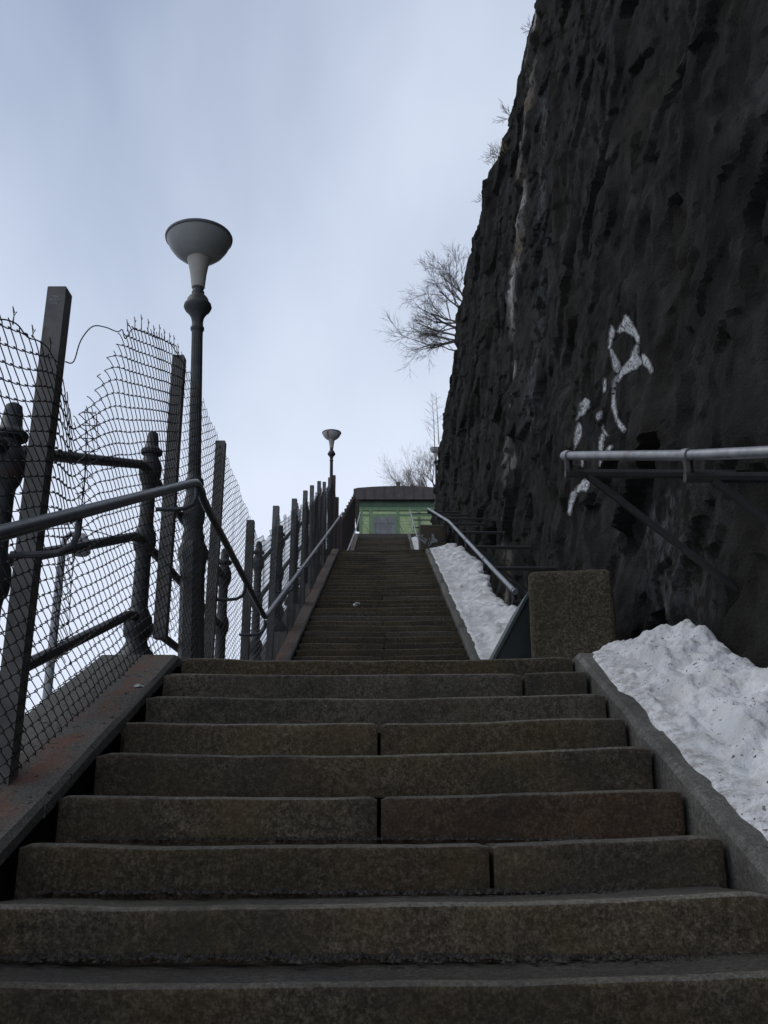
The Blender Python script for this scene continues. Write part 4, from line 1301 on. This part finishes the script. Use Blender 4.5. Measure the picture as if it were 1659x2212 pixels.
tree('bare brown tree behind the roof of the green pavilion', (3.6, 51, 11.28), [(3.6, 51, 11.2), (3.5, 51, 14), (3.4, 51, 16), (3.2, 51, 17.5)], 0.2,
     [((3.2, 51, 16.2), (-1, 0.1, 0.75), 1.9, 0.05), ((3.2, 51, 16.8), (-0.8, 0.3, 0.9), 1.6, 0.05), ((3.0, 51, 16.6), (-0.9, -0.2, 0.4), 1.9, 0.05), ((3.1, 51, 17.3), (-0.5, 0, 1), 1.5, 0.05), ((3.2, 51, 16.0), (-1, 0, 0.5), 2.6, 0.05), ((2.6, 51, 16.6), (-1, 0, 0.75), 2.3, 0.045), ((3.0, 51, 16.4), (-1, -0.2, 0.6), 1.9, 0.05), ((3.2, 51, 15.8), (-1, -0.4, 0.3), 2.2, 0.05), ((3.0, 51, 15.9), (-1, 0.2, 0.9), 1.6, 0.045), ((3.0, 51, 16.0), (-0.5, 0.2, 1.0), 1.8, 0.045), ((2.7, 51, 17.0), (-0.7, 0.1, 1.0), 2.0, 0.045), ((2.4, 51, 16.8), (-0.9, 0.1, 0.8), 1.9, 0.045), ((2.9, 51, 17.6), (-0.3, 0.1, 1.0), 1.9, 0.045), ((2.2, 51, 16.6), (-0.9, -0.1, 0.5), 1.8, 0.04)],
     4, M['bark_brown'], 8, split=4, spread=0.62, droop=0.05)
for i, (x, y, z, hgt, sd, lab) in enumerate(((2.08, 35.4, 13.7, 2.6, 21, 'slim upright sapling at the far end of the rock, nearer the edge'), (2.22, 35.0, 13.9, 2.3, 22, 'slim upright sapling at the far end of the rock, close against the cliff'))):
    rng = random.Random(sd)
    e = empty('sapling', (x, y, z)); tag(e, lab, 'sapling', 'bare trees and shrubs')
    t = MB(); t.tube([(0, 0, 0), (-0.03, 0, hgt * 0.5), (-0.09, 0, hgt)], [0.02, 0.014, 0.005], 5); t.build('trunk', M['bark'], e)
    c = MB()
    for k in range(11):
        zz = hgt * (0.2 + 0.75 * k / 11)
        grow(c, Vector((-0.04, 0, zz)), Vector((rng.choice((-1, -1, 1)), rng.uniform(-0.5, 0.5), 0.9)), 0.55 * (1.2 - 0.6 * k / 11), 0.007, 1, rng, 0.5, 0.03, 3, 2)
    c.build('branches', M['bark'], e, sharp=80)
def at_edge(u, v):
    """a spot on the rim of the rock"""
    for du in range(0, 60, 2):
        h = cliff_bvh.ray_cast(Vector((0, 0, 0)), ray(u + du, v))
        if h[0] is not None: return h[0]
    return None
for i, (u, v, L, sd, lab) in enumerate(((1078, 335, 0.32, 31, 'tuft of bare twigs on the ledge of the rock rim'), (1090, 250, 0.3, 33, 'small bare twigs above the ledge on the rock rim'), (1140, 60, 0.2, 35, 'tiny bare twig near the top edge of the rock'), (1030, 430, 0.2, 37, 'few thin twigs below the ledge of the rock rim'))):
    p = at_edge(u - 20, v)
    if p is None: continue
    rng = random.Random(sd)
    e = empty('twig_tuft', p); tag(e, lab, 'twigs', 'bare trees and shrubs')
    c = MB()
    for k in range(5 if L > 0.25 else 3):
        grow(c, Vector((0.05, 0, -0.05)), Vector((-1.0, rng.uniform(-0.3, 0.3), rng.uniform(-0.1, 1.4))), L * rng.uniform(0.7, 1.2), 0.007, 2, rng, 0.55, 0.02, 4, 3)
    c.build('branches', M['bark'], e, sharp=80)
    if i == 0:
        g = MB()
        for k in range(60):
            a = Vector((rng.uniform(-0.25, 0.15), rng.uniform(-0.3, 0.3), -0.05)); dv = Vector((rng.uniform(-0.15, 0.1), rng.uniform(-0.1, 0.1), rng.uniform(0.12, 0.3)))
            g.tube([a, a + dv], [0.006, 0.001], 3, cap=False)
        o = g.build('dry_grass', M['dry_grass'], e); o['kind'] = 'stuff'
for x, y, sd, lab in ((-0.25, 42.0, 41, 'thin bare shrub in front of the pavilion window'), (1.35, 42.2, 43, 'thin bare shrub in front of the light green boards')):
    rng = random.Random(sd)
    e = empty('bare_shrub', (x, y, 11.28)); tag(e, lab, 'shrub', 'bare trees and shrubs')
    c = MB()
    for k in range(5):
        grow(c, Vector((0, 0, 0)), Vector((rng.uniform(-0.5, 0.5), rng.uniform(-0.3, 0.3), 1)), 1.5, 0.012, 2, rng, 0.5, 0.02, 4, 3)
    c.build('branches', M['bark'], e, sharp=80)

# ------------------------------------------------------------------ small things
# crushed can on the middle flight
i = 15
tcy = 9.0 + 13.02 / 37 * i + 0.05; tcz = 0.751 + 5.229 / 38 * (i + 1)
c = MB()
n = 18; vs = []; fs = []
prf = [(0.026, 0.0), (0.032, 0.004), (0.033, 0.02), (0.028, 0.045), (0.033, 0.075), (0.031, 0.1), (0.026, 0.108), (0.024, 0.106)]
for r_, z_ in prf:
    for k in range(n):
        a = 2 * math.pi * k / n
        sq = 0.55 + 0.25 * math.sin(z_ * 40 + 1)
        vs.append((r_ * math.cos(a) * 1.1 + 0.006 * math.sin(z_ * 60), r_ * math.sin(a) * sq, z_))
for a_ in range(len(prf) - 1):
    for k in range(n):
        fs.append((a_ * n + k, a_ * n + (k + 1) % n, (a_ + 1) * n + (k + 1) % n, (a_ + 1) * n + k))
fs += [tuple(reversed(range(n))), tuple(range((len(prf) - 1) * n, len(prf) * n))]
c.add(vs, fs)
can = c.build('crushed_can', M['can'], None, (-0.46, tcy, tcz + 0.03))
can.rotation_euler = (R(78), R(12), R(35))
tag(can, 'shiny crushed drink can lying on the middle flight', 'can')

# grit gathered at the back of the lowest treads
def grit(y, z, label, n, seed):
    rng = random.Random(seed); m_ = MB()
    for k in range(n):
        x = rng.uniform(-1.0, 1.0); yy = y + rng.uniform(-0.13, 0.0) * rng.random(); s = rng.uniform(0.003, 0.011) * (1 if rng.random() > 0.06 else 1.7)
        v = [(x + s * rng.uniform(0.6, 1.4) * a, yy + s * bb * rng.uniform(0.6, 1.3), z - 0.004 + s * cc * rng.uniform(0.6, 1.0)) for a, bb, cc in ((1, 0, 0), (-1, 0, 0), (0, 1, 0), (0, -1, 0), (0, 0, 1))]
        m_.add(v, [(0, 2, 4), (2, 1, 4), (1, 3, 4), (3, 0, 4)])
    o = m_.build('grit', M['grit'], None, smooth=False)
    tag(o, label, 'grit', kind='stuff')
grit(2.237 + 0.335, -0.359, 'dark grit along the back of the lowest visible tread', 1400, 1)
grit(2.237 + 0.34 + 0.335, -0.236, 'dark grit along the back of the second visible tread', 1100, 2)
grit(2.237 + 0.68 + 0.335, -0.104, 'dark grit along the back of the third visible tread', 600, 3)

# scrap of paper on the near coping
m_ = MB()
m_.add([(-0.022, -0.012, 0.0), (0.0, -0.016, 0.006), (0.024, -0.01, 0.001), (0.02, 0.014, 0.004), (-0.004, 0.018, 0.009), (-0.024, 0.012, 0.002), (0.0, 0.0, 0.012)],
       [(0, 1, 6), (1, 2, 6), (2, 3, 6), (3, 4, 6), (4, 5, 6), (5, 0, 6)])
o = m_.build('paper_scrap', M['paint'], None, (-1.14, 4.37, prof(4.37) + 0.016), smooth=False)
o.rotation_euler = (R(22), 0, R(20))
tag(o, 'tiny white scrap of paper on the rusty coping', 'paper')
